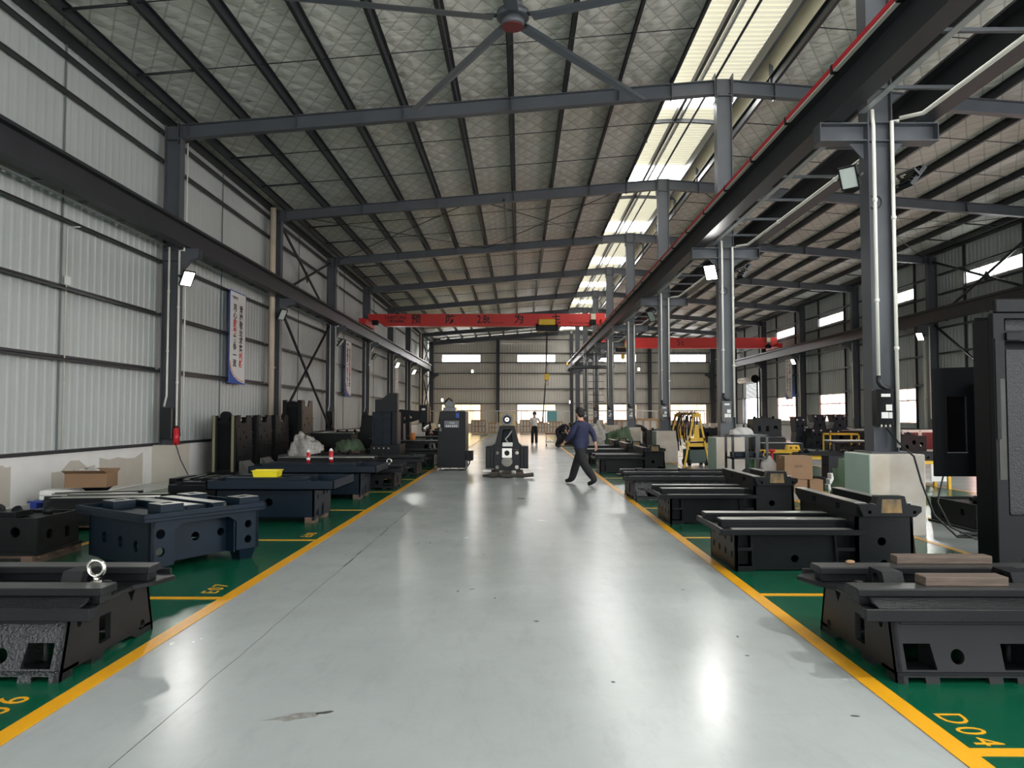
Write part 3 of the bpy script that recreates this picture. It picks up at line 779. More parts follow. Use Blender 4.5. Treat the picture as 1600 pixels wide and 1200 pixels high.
def bed_a(label, X, Y, s, L=2.4, W=1.12, group='slideway bed castings', eye=None, rough_front=False, planks=False, bearings=True, m=CAST):
    """low cast bed: end face towards the aisle, two slideways, sloping flanks with pockets.  local x runs away from the aisle"""
    t = thing('machine_bed', label, 'machine bed', (X, Y, 0), 0, group); mir = s < 0
    fm = CASTR if rough_front else m
    # front flank (leans back), with pockets, round hole, foot strip and notches
    def flank(y0, y1, mm, ny):
        b = MB(); dz = Vector((0, y1 - y0, .37)); V = dz.normalized() * (dz.length / .37)
        out = [(0, 0)]; feet = []; x = .0
        notches = [(.06, .16), (.24, .52), (.6, .68)] + [(.76 + .56 * i, 1.18 + .56 * i) for i in range(int((L - 1.3) / .56))]
        for a, c in notches:
            if c > L - .1: break
            out += [(a, 0), (a, .035), (c, .035), (c, 0)]
        out += [(L, 0), (L, .37), (0, .37)]
        holes = []; k = 0; x = .06
        while x + .2 < L:
            holes.append(('p', [(x, .075), (x + .175, .075), (x + .15, .215), (x - .005, .215)])); holes.append(('c', x + .3, .145, .042, .95)); x += .56
        b.plate((0, y0, 0), (1, 0, 0), V, (0, ny, -.1 * ny), .03, out, holes)
        b.box(0, L, min(y0 + ny * .002, y0 + ny * .2), max(y0 + ny * .002, y0 + ny * .2), .045, .065)
        for px in [h[1][0][0] for h in holes if h[0] == 'p']:
            b.box(px - .03, px - .012, min(y0 + ny * .1, y0 + ny * .26), max(y0 + ny * .1, y0 + ny * .26), .05, .3)
            b.box(px + .19, px + .205, min(y0 + ny * .1, y0 + ny * .26), max(y0 + ny * .1, y0 + ny * .26), .05, .3)
        b.build('flank', mm, t, mirror=mir)
    flank(0, .09, fm, 1); flank(W, W - .09, m, -1)
    # end face
    e = MB(); out = [(0, 0), (.14, 0), (.14, .04), (W * .3, .04), (W * .3, 0), (W * .42, 0), (W * .42, .04), (W * .72, .04), (W * .8, 0), (W, 0), (W - .09, .37), (.09, .37)]
    e.plate((0, 0, 0), (0, 1, 0), (0, 0, 1), (1, 0, 0), .035, out, [('r', W * .37, .1, W * .49, .27), ('c', .2, .3, .034, .8), ('p', [(W * .72, .27), (W * .76, .34), (W * .68, .34)]), ('c', W * .86, .08, .03)])
    e.build('end_face', m, t, mirror=mir); e = MB()
    e.plate((L - .035, 0, 0), (0, 1, 0), (0, 0, 1), (1, 0, 0), .035, [(0, 0), (W, 0), (W - .09, .37), (.09, .37)], [('c', W / 2, .2, .08)])
    e.build('rear_end_face', m, t, mirror=mir)
    # top deck: flange that overhangs on the aisle end, trough, deck
    d = MB(); f = .2
    d.plate((0, 0, .372), (1, 0, 0), (0, 1, 0), (0, 0, 1), .028, [(-f, -.04), (L, -.04), (L, W + .02), (-.1, W + .02), (-f, W - .1), (-f + .06, W - .3), (-.06, W - .42), (-.08, .3)])
    d.box(-f, L, -.055, -.035, .365, .435); d.box(-.0, L, -.035, 0, .345, .372)
    d.box(-f, -f + .02, -.04, .02, .372, .43); d.box(-.12, L, W, W + .02, .37, .43)
    d.build('deck', m, t, bevel=.004, mirror=mir)
    tr = MB().hexa([(-.08, 0, .402), (L, 0, .402), (L, .16, .43), (-.08, .16, .43), (-.08, 0, .404), (L, 0, .404), (L, .16, .452), (-.08, .16, .452)]); tr.build('coolant_trough', CASTR, t, mirror=mir)
    for i, (y0, y1, x0) in enumerate(((.16, .34, -.13), (W - .32, W - .14, -.1))):
        b = MB().box(x0, L, y0 + .03, y1 - .03, .4, .455); b.box(x0 - .02, L, y0, y1, .455, .5); o = b.build('slideway', m, t, bevel=.005, mirror=mir)
        MB().box(x0 - .015, L, y0 + .01, y1 - .01, .5, .503).build('machined_face', MACHD, o, mirror=mir)
    b = MB().box(-.02, .07, .5, .58, .4, .455); b.box(0, .05, .52, .56, .455, .47); b.build('stop_block', m, t, bevel=.006, mirror=mir)
    if bearings:
        for xb in (.14, .95 if L > 1.5 else .8):
            b = MB(); b.plate((xb, W * .5, .4), (0, 1, 0), (0, 0, 1), (1, 0, 0), .13, [(-.16, 0), (.16, 0), (.09, .14), (-.09, .14)], [('c', 0, .075, .045)])
            b.build('bearing_block', m, t, bevel=.005, mirror=mir)
    if eye: eyebolt((s * eye[0], eye[1], (.5 + .07) + (eye[2] if len(eye) > 2 else 0)), (0, 1, .0), .05, .015, parent=t)
    return t

def bed_t(label, X, Y, s=1, L=1.75, W=.95, group='T-shaped machine base castings', rz=0):
    """T-shaped base: slideways along x on a boxed base, raised cross slideway along y at the far end"""
    t = thing('milling_machine_bed', label, 'machine bed', (X, Y, 0), rz, group); m = CASTB
    b = MB(); Z = .385; C = 1.18
    # end face with two rows of holes
    b.plate((0, 0, 0), (0, 1, 0), (0, 0, 1), (1, 0, 0), .03, [(0, 0), (W, 0), (W, Z), (0, Z)], [('c', .12 + .23 * i, z, .036, .8) for i in range(4) for z in (.15, .3)])
    # front: two ladder bays and a plain panel with a hole, set back
    b.plate((0, 0, 0), (1, 0, 0), (0, 0, 1), (0, 1, 0), .03, [(0, 0), (.2, 0), (.175, Z), (.0, Z)], [('r', .03, .05, .165, .2), ('r', .03, .235, .155, .36)])
    b.box(.03, .165, .12, .13, .05, .36)
    b.plate((.18, .04, .0), (1, 0, 0), (0, 0, 1), (0, 1, 0), .03, [(0, .01), (.82, .01), (.8, Z), (0, Z)], [('c', .42, .12, .038)])
    b.plate((.97, 0, 0), (1, 0, 0), (0, 0, 1), (0, 1, 0), .03, [(.03, 0), (.23, 0), (.23, Z), (0, Z)], [('r', .04, .05, .21, .2), ('r', .03, .235, .21, .36)])
    b.box(1.0, 1.19, .12, .13, .05, .36)
    b.plate((0, W - .03, 0), (1, 0, 0), (0, 0, 1), (0, 1, 0), .03, [(0, 0), (C, 0), (C, Z), (0, Z)], [('c', .6, .2, .05)])
    b.build('base', m, t, bevel=.003, mirror=s < 0)
    # wider foot under the cross slideway
    b = MB(); x0, x1, y0, y1 = C + .0, L, -.02, W + .5
    b.plate((x0, y0, 0), (1, 0, 0), (0, 0, 1), (0, 1, 0), .03, [(0, 0), (x1 - x0 + .03, 0), (x1 - x0 - .03, .56), (0, .56)], [('c', .25, .3, .042), ('c', .27, .08, .042), ('r', .38, .04, .52, .17)])
    b.box(x0 - .0, x0 + .03, y0, y1, 0, .56); b.box(x1 - .04, x1 - .01, y0, y1, 0, .56); b.box(x0, x1 - .02, y1 - .03, y1, 0, .56)
    b.box(x0 + .03, x1 - .04, y0 + .03, y1, .53, .558)
    b.build('cross_foot', m, t, bevel=.004, mirror=s < 0)
    # top tray with rim
    d = MB().box(-.15, C, -.09, W - .02, Z, .40); d.box(-.16, -.13, -.1, W, .375, .43); d.box(-.16, C + .05, -.105, -.08, .37, .425); d.box(-.16, C, W - .04, W - .01, .385, .425)
    d.build('tray', m, t, bevel=.003, mirror=s < 0)
    MB().box(-.02, C - .02, -.05, .1, .40, .416).build('coolant_trough', MACH, t, mirror=s < 0)
    for (y0, y1, a, z) in ((.2, .34, -.08, .485), (.68, .82, -.12, .49)):
        q = MB().box(a, C, y0, y1, .4, z - .01); q.box(a - .01, C, y0 - .015, y1 + .015, z - .03, z); o = q.build('slideway', m, t, bevel=.003, mirror=s < 0)
        MB().box(a, C, y0 - .01, y1 + .01, z, z + .003).build('machined_face', MACH, o, mirror=s < 0)
    MB().cyl((.0, .51, .45), (C, .51, .45), .022, 10).build('lead_screw', IRON, t, mirror=s < 0)
    # raised cross slideway
    q = MB(); q.plate((C - .04, -.12, .555), (0, 1, 0), (0, 0, 1), (1, 0, 0), .09, [(0, 0), (1.5, 0), (1.62, .06), (1.62, .13), (0, .13)], [('r', .38, .03, .48, .09), ('r', 1.0, .03, 1.1, .09)])
    q.plate((C + .4, -.12, .555), (0, 1, 0), (0, 0, 1), (1, 0, 0), .09, [(0, 0), (1.5, 0), (1.62, .06), (1.62, .13), (0, .13)])
    q.box(C + .05, C + .4, -.1, 1.3, .555, .6)
    q.build('cross_slideway', m, t, bevel=.004, mirror=s < 0)
    for a in (C - .05, C + .39): MB().box(a, a + .11, -.12, 1.5, .685, .69).build('machined_face', MACH, t, mirror=s < 0)
    q = MB(); q.plate((C + .0, -.19, .56), (1, 0, 0), (0, 0, 1), (0, 1, 0), .12, [(.0, .0), (.5, 0), (.56, .05), (.56, .1), (.42, .12), (.4, .2), (.14, .2), (.12, .12), (-.05, .12)], [('c', .06, .045, .014), ('c', .49, .045, .014)])
    o = q.build('end_bracket', m, t, bevel=.006, mirror=s < 0)
    MB().plate((C + .17, -.192, .6), (1, 0, 0), (0, 0, 1), (0, 1, 0), .003, [(0, 0), (.2, 0), (.19, .13), (.01, .13)]).build('rubbed_patch', RUBBED, o, mirror=s < 0)
    return t
RUBBED = mat('rubbed_iron', (60, 56, 48), .35, .3, vscale=9, var2=(140, 112, 66))

# right row, from the camera
bed_a('dark grey slideway bed nearest the camera on the right, with two wooden planks on it', 2.16, 4.4, 1, 2.5, rough_front=False)
bed_t('T-shaped black machine base, nearest of its kind, behind the right bed with planks', 2.12, 7.52)
bed_t('T-shaped black machine base, second from the camera on the right', 2.13, 10.78)
bed_a('dark bed with rough glinting flank in the right row, fourth from the camera', 2.07, 13.8, 1, 2.0, W=1.2, rough_front=True)
bed_t('T-shaped black machine base beside the walking man, right row', 2.15, 20.4)
for i, (y, d) in enumerate(((23.6, 'just beyond the base beside the walking man'), (26.7, 'right row, in front of the green tarpaulin heap'))):
    bed_t('T-shaped black machine base, ' + d, 2.15, y)
for i, (x0, y, z, L) in enumerate(((2.62, 5.32, .503, .66), (2.43, 4.63, .503, .5))):
    o = MB().box(0, L, 0, .13 if i else .1, 0, .055).build('wooden_plank', WOOD, bevel=.004); o.location = (x0 - (.0 if i == 0 else -.02), y, z)
    tag(o, ('dark wooden plank lying on the rear slideway of the nearest right bed', 'dark wooden plank lying on the front slideway of the nearest right bed')[i], 'plank', 'planks on the nearest bed')
b = MB().ell((0, 0, .012), .035, .02, .014, 8, 6); o = b.build('crumpled_paper', CARD); o.location = (2.3, 5.33, .503); tag(o, 'small crumpled yellow scrap on the end of the nearest right bed', 'scrap')

# left row
bed_a('dark grey slideway bed nearest the camera on the left, steel eye bolt on top', -2.64, 4.36, -1, 2.6, rough_front=True, eye=(.03, .42, .0))
for (y, d, L) in ((15.75, 'grey slideway bed with a small eye bolt, in the left row beyond the navy trays', 2.2), (19.2, 'dark bed of the left row under the ribbed column', 2.4), (23.1, 'dark bed of the left row carrying a milling table, before the black enclosure', 2.2)):
    bed_a(d, -2.62, y, -1, L, W=1.15, eye=(.15, .3) if y < 16 else None)

def tray_base(label, X, Y, L=1.9, bins=True):
    """navy base with an overhanging coolant tray, feet on wood; local x away from the aisle (negative world x)"""
    t = thing('tray_machine_bed', label, 'machine bed', (X, Y, 0), 0, 'navy tray machine bases'); m = CASTN; q = []
    b = MB(); W = .95
    b.plate((-.35, 0, .0), (1, 0, 0), (0, 0, 1), (0, 1, 0), .03, [(-L + .35, .09), (.35, .09), (.35, .5), (-L + .35, .5)], [('c', -.3, .3, .056), ('c', -.76, .3, .06)])
    b.plate((-.03, 0, 0), (0, 1, 0), (0, 0, 1), (1, 0, 0), .03, [(0, .04), (.14, .04), (.14, .14), (.24, .2), (.24, .05), (.42, .05), (.42, .2), (.52, .26), (.52, .06), (W, .06), (W, .5), (0, .5)], [('c', .2, .36, .035, .7), ('r', .5, .36, .56, .46), ('r', .7, .36, .76, .46)])
    b.box(-L, 0, W - .03, W, .09, .5); b.box(-L, -L + .03, 0, W, .09, .5)
    b.build('base', m, t, bevel=.004)
    d = MB(); d.box(-L - .05, .33, -.2, 1.08, .49, .51); d.box(-L - .05, .33, -.2, -.18, .49, .62); d.box(-L - .05, .33, 1.06, 1.08, .49, .62); d.box(.31, .33, -.2, 1.08, .49, .62); d.box(-L - .05, -L - .03, -.2, 1.08, .49, .62)
    d.build('coolant_tray', m, t, bevel=.003)
    e = MB(); e.box(-L + .1, -.15, .1, .32, .5, .64); e.box(-L + .1, -.15, .58, .8, .5, .64); e.box(-L + .2, -.4, .36, .54, .5, .6)
    e.build('bed_way', m, t, bevel=.004)
    for (x, y) in ((-.14, .02), (-.14, .6), (-L + .2, .02), (-L + .2, .6)):
        MB().box(x, x + .13, y, y + .25, 0, .085).build('timber_block', PALLET, t)
    return t
tray_base('navy machine base with overhanging tray, carrying the yellow bin', -2.93, 10.8, 1.42)
tray_base('navy machine base with overhanging tray, carrying two red spray cans', -2.93, 13.92, 1.95)

def holes_row(n, x0, dx, z, r): return [('c', x0 + dx * i, z, r) for i in range(n)]
# large navy casting standing askew on the left
t = thing('navy_casting', 'large navy machine casting with round holes, set askew on wooden feet at the left', 'machine casting', (-3.52, 7.22, 0), math.radians(54.5))
S, D, H0, H1 = 1.2, 1.22, .12, .55          # local +x: aisle-side face, local +y: away to the left
b = MB()
b.plate((0, 0, 0), (1, 0, 0), (0, 0, 1), (0, 1, 0), .04, [(0, H0 - .04), (.2, H0 - .04), (1.0, .1), (1.0, H1), (0, H1)] if 0 else [(0, H0 - .06), (.24, H0 - .04), (.24, .41), (.32, .47), (.84, .48), (.93, .42), (.93, .12), (S, .12), (S, H1), (0, H1)], [('c', .1, .22, .046), ('c', .1, .39, .046), ('c', 1.07, .22, .042), ('c', 1.07, .38, .042)])
b.plate((.24, .16, 0), (1, 0, 0), (0, 0, 1), (0, 1, 0), .04, [(0, H0 - .04), (.7, .1), (.7, .5), (0, .5)], [('c', .04, .3, .05), ('c', .32, .3, .045), ('c', .61, .31, .042)])
b.box(.24, .26, .02, .18, .1, .5); b.box(.91, .93, .02, .18, .1, .5)
b.plate((0, 0, 0), (0, 1, 0), (0, 0, 1), (1, 0, 0), .04, [(0, H0 - .06), (D, H0 - .04), (D, H1), (0, H1)], [('c', .27, .26, .06, .75), ('c', .57, .28, .06, .75), ('c', .9, .29, .06, .75)])
b.box(S - .04, S, 0, D, H0, H1); b.box(0, S, D - .04, D, H0, H1)
b.build('box_body', CASTN, t, bevel=.005)
d = MB(); d.box(-.1, S + .06, -.05, D + .1, H1 - .005, H1 + .01)
for q in ((-.1, S + .06, -.05, -.02), (-.1, S + .06, D + .07, D + .1), (-.1, -.07, -.05, D + .1), (S + .03, S + .06, -.05, D + .1)): d.box(*q, H1 - .03, H1 + .05)
d.build('top_tray', CASTN, t, bevel=.003)
for (x, y, h) in ((.12, .03, .11), (1.0, .05, .1), (.12, .95, .08), (.95, .95, .08)):
    f = MB().frust((x - .0, x + .2, y - .0, y + .2), (x - .02, x + .22, y - .02, y + .22), H1, H1 + .001) if 0 else MB().plate((x - .02, y - .02, H1 + .01), (1, 0, 0), (0, 1, 0), (0, 0, 1), h, [(0, 0), (.24, 0), (.24, .24), (0, .24)], [('r', .06, .06, .18, .18)])
    o = f.build('pad', CASTN, t, bevel=.003)
    MB().plate((x - .02, y - .02, H1 + .011 + h), (1, 0, 0), (0, 1, 0), (0, 0, 1), .003, [(.005, .005), (.235, .005), (.235, .235), (.005, .235)], [('r', .06, .06, .18, .18)]).build('machined_face', MACH, o)
for x in (.42, .72):
    q = MB().box(x, x + .12, .1, D - .1, H1, H1 + .075); q.box(x - .02, x + .14, .1, D - .1, H1 + .06, H1 + .08); o = q.build('slideway', CASTN, t, bevel=.003)
    MB().box(x - .015, x + .135, .1, D - .1, H1 + .08, H1 + .083).build('machined_face', MACH, o)
MB().box(.56, .7, .2, .5, H1, H1 + .06).build('stop_block', CASTN, t, bevel=.004); MB().box(.3, .4, .08, .3, H1, H1 + .08).build('stop_block', CASTN, t, bevel=.004)
for (x, y) in ((.98, .02), (.03, .9), (.98, .9), (.03, .03)):
    MB().frust((x + .03, x + .17, y + .03, y + .17), (x, x + .2, y, y + .2), 0, .12).build('foot', CASTN, t)

def casting(name, label, cat, loc, rz, size, m, holes=3, pallet=None, group=None, top='ribs', lift=None, seed=0):
    """boxy machined casting: four walls with bored holes, top plate, slideways or bosses, a foot flange"""
    r = random.Random(seed + int(abs(loc[0] * 97 + loc[1] * 31))); w, d, h = size; z0 = (.09 if pallet else .0) if lift is None else lift
    t = thing(name, label, cat, loc, rz, group); b = MB()
    def hs(a, hh, n):
        out = []
        for i in range(n):
            u = a * (i + .7) / (n + .4)
            out.append(('c', u, hh * r.choice((.35, .5, .62)), min(a / (n * 4.5), hh * .14)) if r.random() < .75 else ('r', u - a * .05, hh * .3, u + a * .05, hh * .6))
        return out
    b.plate((-w / 2, -d / 2, z0), (1, 0, 0), (0, 0, 1), (0, 1, 0), .03, [(0, 0), (w, 0), (w, h), (0, h)], hs(w, h, holes))
    b.plate((-w / 2, d / 2 - .03, z0), (1, 0, 0), (0, 0, 1), (0, 1, 0), .03, [(0, 0), (w, 0), (w, h), (0, h)])
    for x in (-w / 2, w / 2 - .03): b.plate((x, -d / 2, z0), (0, 1, 0), (0, 0, 1), (1, 0, 0), .03, [(.0301, 0), (d - .0301, 0), (d - .0301, h), (.0301, h)], hs(d, h, max(2, holes - 1)))
    b.box(-w / 2 + .03, w / 2 - .03, -d / 2 + .03, d / 2 - .03, z0 + h - .05, z0 + h - .03)
    b.box(-w / 2 - .03, w / 2 + .03, -d / 2 - .03, d / 2 + .03, z0, z0 + .035)
    b.build('body', m, t, bevel=.004)
    if top == 'ribs':
        for y in (-d * .3, d * .3):
            q = MB().box(-w / 2 - .02, w / 2 + .02, y - .06, y + .06, z0 + h - .01, z0 + h + .045).build('slideway', m, t, bevel=.004)
            MB().box(-w / 2 - .02, w / 2 + .02, y - .055, y + .055, z0 + h + .045, z0 + h + .048).build('machined_face', MACH, q)
        MB().cyl((-w / 2, 0, z0 + h + .03), (w / 2, 0, z0 + h + .03), .02, 8).build('lead_screw', IRON, t)
    elif top == 'bosses':
        for i in range(4):
            MB().cyl((w * (i - 1.5) / 4.5, r.uniform(-.2, .2) * d, z0 + h - .02), (w * (i - 1.5) / 4.5, r.uniform(-.2, .2) * d, z0 + h + .06), .05, 12).build('boss', m, t)
        MB().box(-w * .3, w * .2, -d * .3, d * .1, z0 + h - .02, z0 + h + .04).build('bracket', m, t, bevel=.004)
    elif top == 'teeth':
        for i in range(5):
            MB().box(-w / 2 + w * i / 5, -w / 2 + w * (i + .55) / 5, -d / 2, d / 2, z0 + h - .02, z0 + h + .05).build('rib', m, t, bevel=.003)
    if pallet:
        for x in (-w / 2, w / 2 - .12):
            MB().box(x, x + .12, -d / 2 - .06, d / 2 + .06, 0, z0).build('timber_bearer', PALLET, t)
        for i in range(3): MB().box(-w / 2 - .05, w / 2 + .05, -d / 2 + i * d * .42, -d / 2 + i * d * .42 + .1, z0 - .03, z0 - .002).build('pallet_board', PALLET, t)
    return t
casting('black_casting', 'black casting on a wooden pallet at the far left edge', 'machine casting', (-5.55, 8.2, 0), 0, (1.1, .75, .38), CASTK, 3, True, top='bosses')
casting('long_low_casting', 'long low black casting behind the navy casting, on timber blocks', 'machine casting', (-5.62, 10.4, 0), .1, (1.3, .8, .3), CASTK, 3, True, top='ribs')
casting('saddle_casting', 'dark toothed saddle casting beside the wall footing on the left', 'machine casting', (-5.35, 13.1, 0), .0, (1.1, .8, .34), CASTB, 3, True, top='teeth')
casting('gear_housing', 'greenish black housing with a round boss behind the navy casting', 'machine casting', (-4.95, 11.75, 0), -.05, (.75, .6, .48), CASTB, 2, None, top='bosses')
casting('flat_saddle', 'flat black slide plate with rails lying near the blue pallet', 'machine casting', (-6.6, 11.75, 0), .3, (1.2, .9, .2), CASTK, 2, True, top='ribs')

# ---- upright column castings along the left wall
def upright(label, X, Y, h, d=1.35, front=False, notch=True, group='upright column castings at the left wall'):
    t = thing('upright_casting', label, 'column casting', (X, Y, 0), 0, group); w = .62
    side = [(0, 0), (d, 0), (d, h * .55), (d - .08, h), (d * .66, h), (d * .58, h - .2), (d * .3, h - .2), (d * .22, h), (.0, h)]
    hol = [('c', .2, h * .82, .025), ('c', d * .25, h * .6, .05, .8), ('c', d * .62, h * .62, .045, .8), ('c', d * .25, h * .28, .045, .8), ('c', d * .62, h * .3, .045, .8), ('c', d * .45, h * .72, .02), ('c', d * .45, h * .45, .02), ('c', d * .12, h * .45, .02)]
    b = MB()
    b.plate((w / 2 - .04, 0, 0), (0, 1, 0), (0, 0, 1), (1, 0, 0), .04, side, hol); b.plate((-w / 2, 0, 0), (0, 1, 0), (0, 0, 1), (1, 0, 0), .04, side)
    b.build('side_wall', CAST, t, bevel=.004)
    for k in range(3):
        MB().box(w / 2, w / 2 + .03, d * .45, d - .03, h * (.2 + .25 * k), h * (.2 + .25 * k) + .03).build('rib', CAST, t)
    MB().box(-w / 2 + .04, w / 2 - .04, .12, .16, 0.02, h - .05).build('web', CASTK, t)
    for x in (-w / 2, w / 2 - .13):
        o = MB().box(x, x + .13, -.05, .06, .06, h).build('guide_way', CAST, t, bevel=.005)
        if front: MB().box(x + .02, x + .09, -.054, -.05, .08, h - .01).build('guide_strip', STRIP, o)
    MB().box(-w / 2 + .13, w / 2 - .13, 0, .1, h - .22, h - .14).build('cross_tie', CAST, t); MB().box(-w / 2 + .13, w / 2 - .13, -.02, .1, .06, .12).build('cross_tie', CAST, t)
    MB().frust((-w / 2 - .12, w / 2 + .06, -.1, d + .03), (-w / 2 - .02, w / 2 + .02, -.03, d), 0, .08).build('foot_flange', CAST, t, bevel=.004)
    if front: MB().cyl((0, .02, h - .02), (0, .2, h - .02), .13, 18).build('pulley_housing', CAST, t)
    eyebolt((w / 2 - .06, d * .35, h - .1), (1, 0, 0), .06, .017, parent=t)
    # sloping sheet cover leaning at the base
    MB().hexa([(w / 2 + .03, .15, .02), (w / 2 + .38, .05, .02), (w / 2 + .38, d * .75, .02), (w / 2 + .03, d * .8, .02), (w / 2 + .03, .15, .34), (w / 2 + .09, .15, .34), (w / 2 + .09, d * .65, .34), (w / 2 + .03, d * .65, .34)]).build('sheet_cover', SHEETG, t)
    return t
STRIP = mat('tape_strip', (138, 134, 104), .45)
upright('upright column casting facing the camera, nearest at the left wall, two pale guide strips', -7.68, 19.6, 1.54, 1.2, True)
upright('upright column casting with eye bolt, second from the left end of the wall row', -7.68, 21.2, 1.55, 1.25)
upright('upright column casting, third of the row at the left wall', -7.68, 22.8, 1.56, 1.3)
upright('tallest upright column casting, far end of the row at the left wall', -7.42, 24.6, 2.05, 1.35)

# ---- central machine on a wooden skid, black enclosure, milling machines
t = thing('milling_machine_column', 'black milling machine body with spindle head, standing on straps in the aisle', 'machine', (-.32, 19.1, 0))
b = MB(); b.plate((-.33, 0, .16), (1, 0, 0), (0, 0, 1), (0, 1, 0), .05, [(0, 0), (.66, 0), (.66, .52), (.0, .52)], [('c', .33, .22, .125, 1.1), ('c', .08, .08, .05), ('c', .58, .08, .05), ('c', .08, .44, .045), ('c', .58, .44, .045)]); b.box(-.33, -.29, .05, .8, .16, .68); b.box(.29, .33, .05, .8, .16, .68)
b.build('front_box', CASTB, t, bevel=.008)
for s in (-1, 1):
    q = MB().box(min(s * .33, s * .54), max(s * .33, s * .54), .08, .9, .2, .76); q.box(min(s * .42, s * .53), max(s * .42, s * .53), .06, .08, .24, .74); q.build('side_wing', CASTB, t, bevel=.01)
b = MB().plate((0, .12, .68), (1, 0, 0), (0, 0, 1), (0, 1, 0), .6, [(-.37, 0), (.37, 0), (.37, .1), (.3, .16), (.17, .66), (-.17, .66), (-.3, .16), (-.37, .1)], [('p', [(-.14, .16), (.14, .16), (.1, .5), (-.1, .5)])]); b.build('tapered_column', CASTB, t, bevel=.01)
MB().box(-.15, .15, .5, .56, .8, 1.2).build('web', CASTK, t)
o = MB().box(-.2, .2, -.02, .5, 1.28, 1.6).build('spindle_head', SPINDLE, t, bevel=.015)
MB().cyl((0, -.05, 1.44), (0, .0, 1.44), .15, 24).build('spindle_ring', SCREEN, o); MB().torus((0, -.05, 1.44), (0, 1, 0), .085, .02, 20, 8).build('bearing_ring', BLACK, o); MB().cyl((0, -.075, 1.44), (0, -.03, 1.44), .05, 16).build('spindle_nose', CHROME, o); MB().cyl((0, -.08, 1.44), (0, -.07, 1.44), .022, 12).build('spindle_bore', BLACK, o)
q = MB(); q.plate((-.125, -.06, .48), (1, 0, 0), (0, 0, 1), (0, 1, 0), .05, [(0, 0), (.25, 0), (.25, .24), (0, .24)], [('c', .125, .12, .05)]); o = q.build('bearing_plate', IRON, t, bevel=.004); MB().torus((0, -.065, .6), (0, 1, 0), .055, .012, 18, 6).build('seal_ring', BLACK, o)
MB().box(-.12, .14, 0.0, .16, .76, .86).build('junction_box', PAPER, t, bevel=.01)
MB().tube([(.02, .05, .86), (-.04, .03, .95), (.05, .05, 1.05), (.12, .1, 1.16)], .02, 6).build('cable', GALV, t)
b = MB(); 
for x in (-.42, -.1, .22): b.box(x, x + .2, -.02, .95, .02, .12)
b.build('skid_bearer', WOOD, t)
MB().box(-.62, -.4, .1, .25, .12, .16).build('skid_foot', IRON, t); MB().box(.4, .62, .1, .25, .12, .16).build('skid_foot', IRON, t)
# lifting straps lying in front
b = MB(); pts = [(-.6, -.32, .05), (-.35, -.36, .06), (-.15, -.3, .08), (.0, -.4, .05), (.2, -.34, .06), (.45, -.3, .06), (.66, -.28, .08)]
b.tube(pts, .05, 8, [.03, .055, .05, .06, .045, .05, .055]); b.tube([(-.2, -.34, .06), (-.1, -.22, .12), (.08, -.24, .12), (.15, -.34, .06), (.0, -.44, .05), (-.15, -.42, .05), (-.2, -.34, .06)], .035, 8)
o = b.build('lifting_strap', mat('strap_web', (62, 58, 52), .8, var=.3, vscale=20)); o.location = (-.32, 19.1, 0); tag(o, 'dark lifting straps lying bunched on the floor before the central machine', 'straps')
MB().box(-.06, .1, -.02, .02, .001, .012)
o = MB().box(-.07, .07, -.03, .03, 0, .006).build('drain_cover', CASTK); o.location = (.02, 14.1, 0); tag(o, 'small dark plate lying on the grey aisle floor, camera side of the straps', 'plate')

t = thing('machine_enclosure', 'tall black machine enclosure with control panel and motor on top, left of the aisle', 'machine enclosure', (-2.32, 21.2, 0))
b = MB().plate((0, 0, 0), (1, 0, 0), (0, 0, 1), (0, 1, 0), 1.25, [(0, .08), (.8, .08), (.8, 1.66), (.08, 1.66), (.04, 1.4)]); b.build('cabinet', CABINET, t, bevel=.01)
o = MB().box(.2, .62, -.012, 0, 1.2, 1.4).build('control_panel', SCREEN, t, bevel=.004)
text('panel_lettering', 'CYC', .07, frame((.42, -.014, 1.33), (1, 0, 0), (0, 0, 1)), GALV, o, ext=.001)
for r_ in range(2):
    for i in range(6): MB().box(.25 + .055 * i, .285 + .055 * i, -.016, -.011, 1.225 + .028 * r_, 1.24 + .028 * r_).build('key', GALV, o)
MB().box(.53, .62, -.01, 0, 1.48, 1.62).build('status_display', INKBL, t); MB().box(.1, .5, -.006, 0, 1.46, 1.62).build('upper_panel', CASTB, t)
MB().box(.04, .09, -.02, 0, 1.22, 1.3).build('door_handle', PAPER, t); MB().box(.07, .13, -.025, 0, 1.1, 1.2).build('key_switch', SCREEN, t)
o = MB().box(.15, .5, .2, .7, 1.66, 1.78); o.cyl((.32, .25, 1.84), (.32, .65, 1.84), .13, 16); o = o.build('motor', SCREEN, t, bevel=.006)
MB().tube([(.2, .3, 1.8), (.22, .3, 1.96), (.3, .3, 2.03), (.38, .3, 1.98), (.46, .3, 1.7)], .028, 8).build('hose', BLACK, o)
MB().box(.68, .78, .1, .5, 1.66, 1.7).build('lid_block', SCREEN, t)
b = MB()
for i, x in enumerate((.1, .35, .6, .78)): b.cyl((x, .08, 0), (x, .08, .1), .03, 8)
b.box(.1, .8, .1, 1.15, .05, .085); b.build('levelling_foot', IRON, t)
q = MB().box(.8, 1.0, .1, .45, .28, .55); q.cyl((.9, .08, .35), (.9, .5, .35), .09, 12); q.build('coolant_pump', CASTK, t, bevel=.006)
MB().tube([(.9, .1, .5), (.95, -.05, .4), (.92, -.12, .2), (.8, -.15, .03), (.6, -.12, .02)], .015, 6).build('cable', BLACK, t)

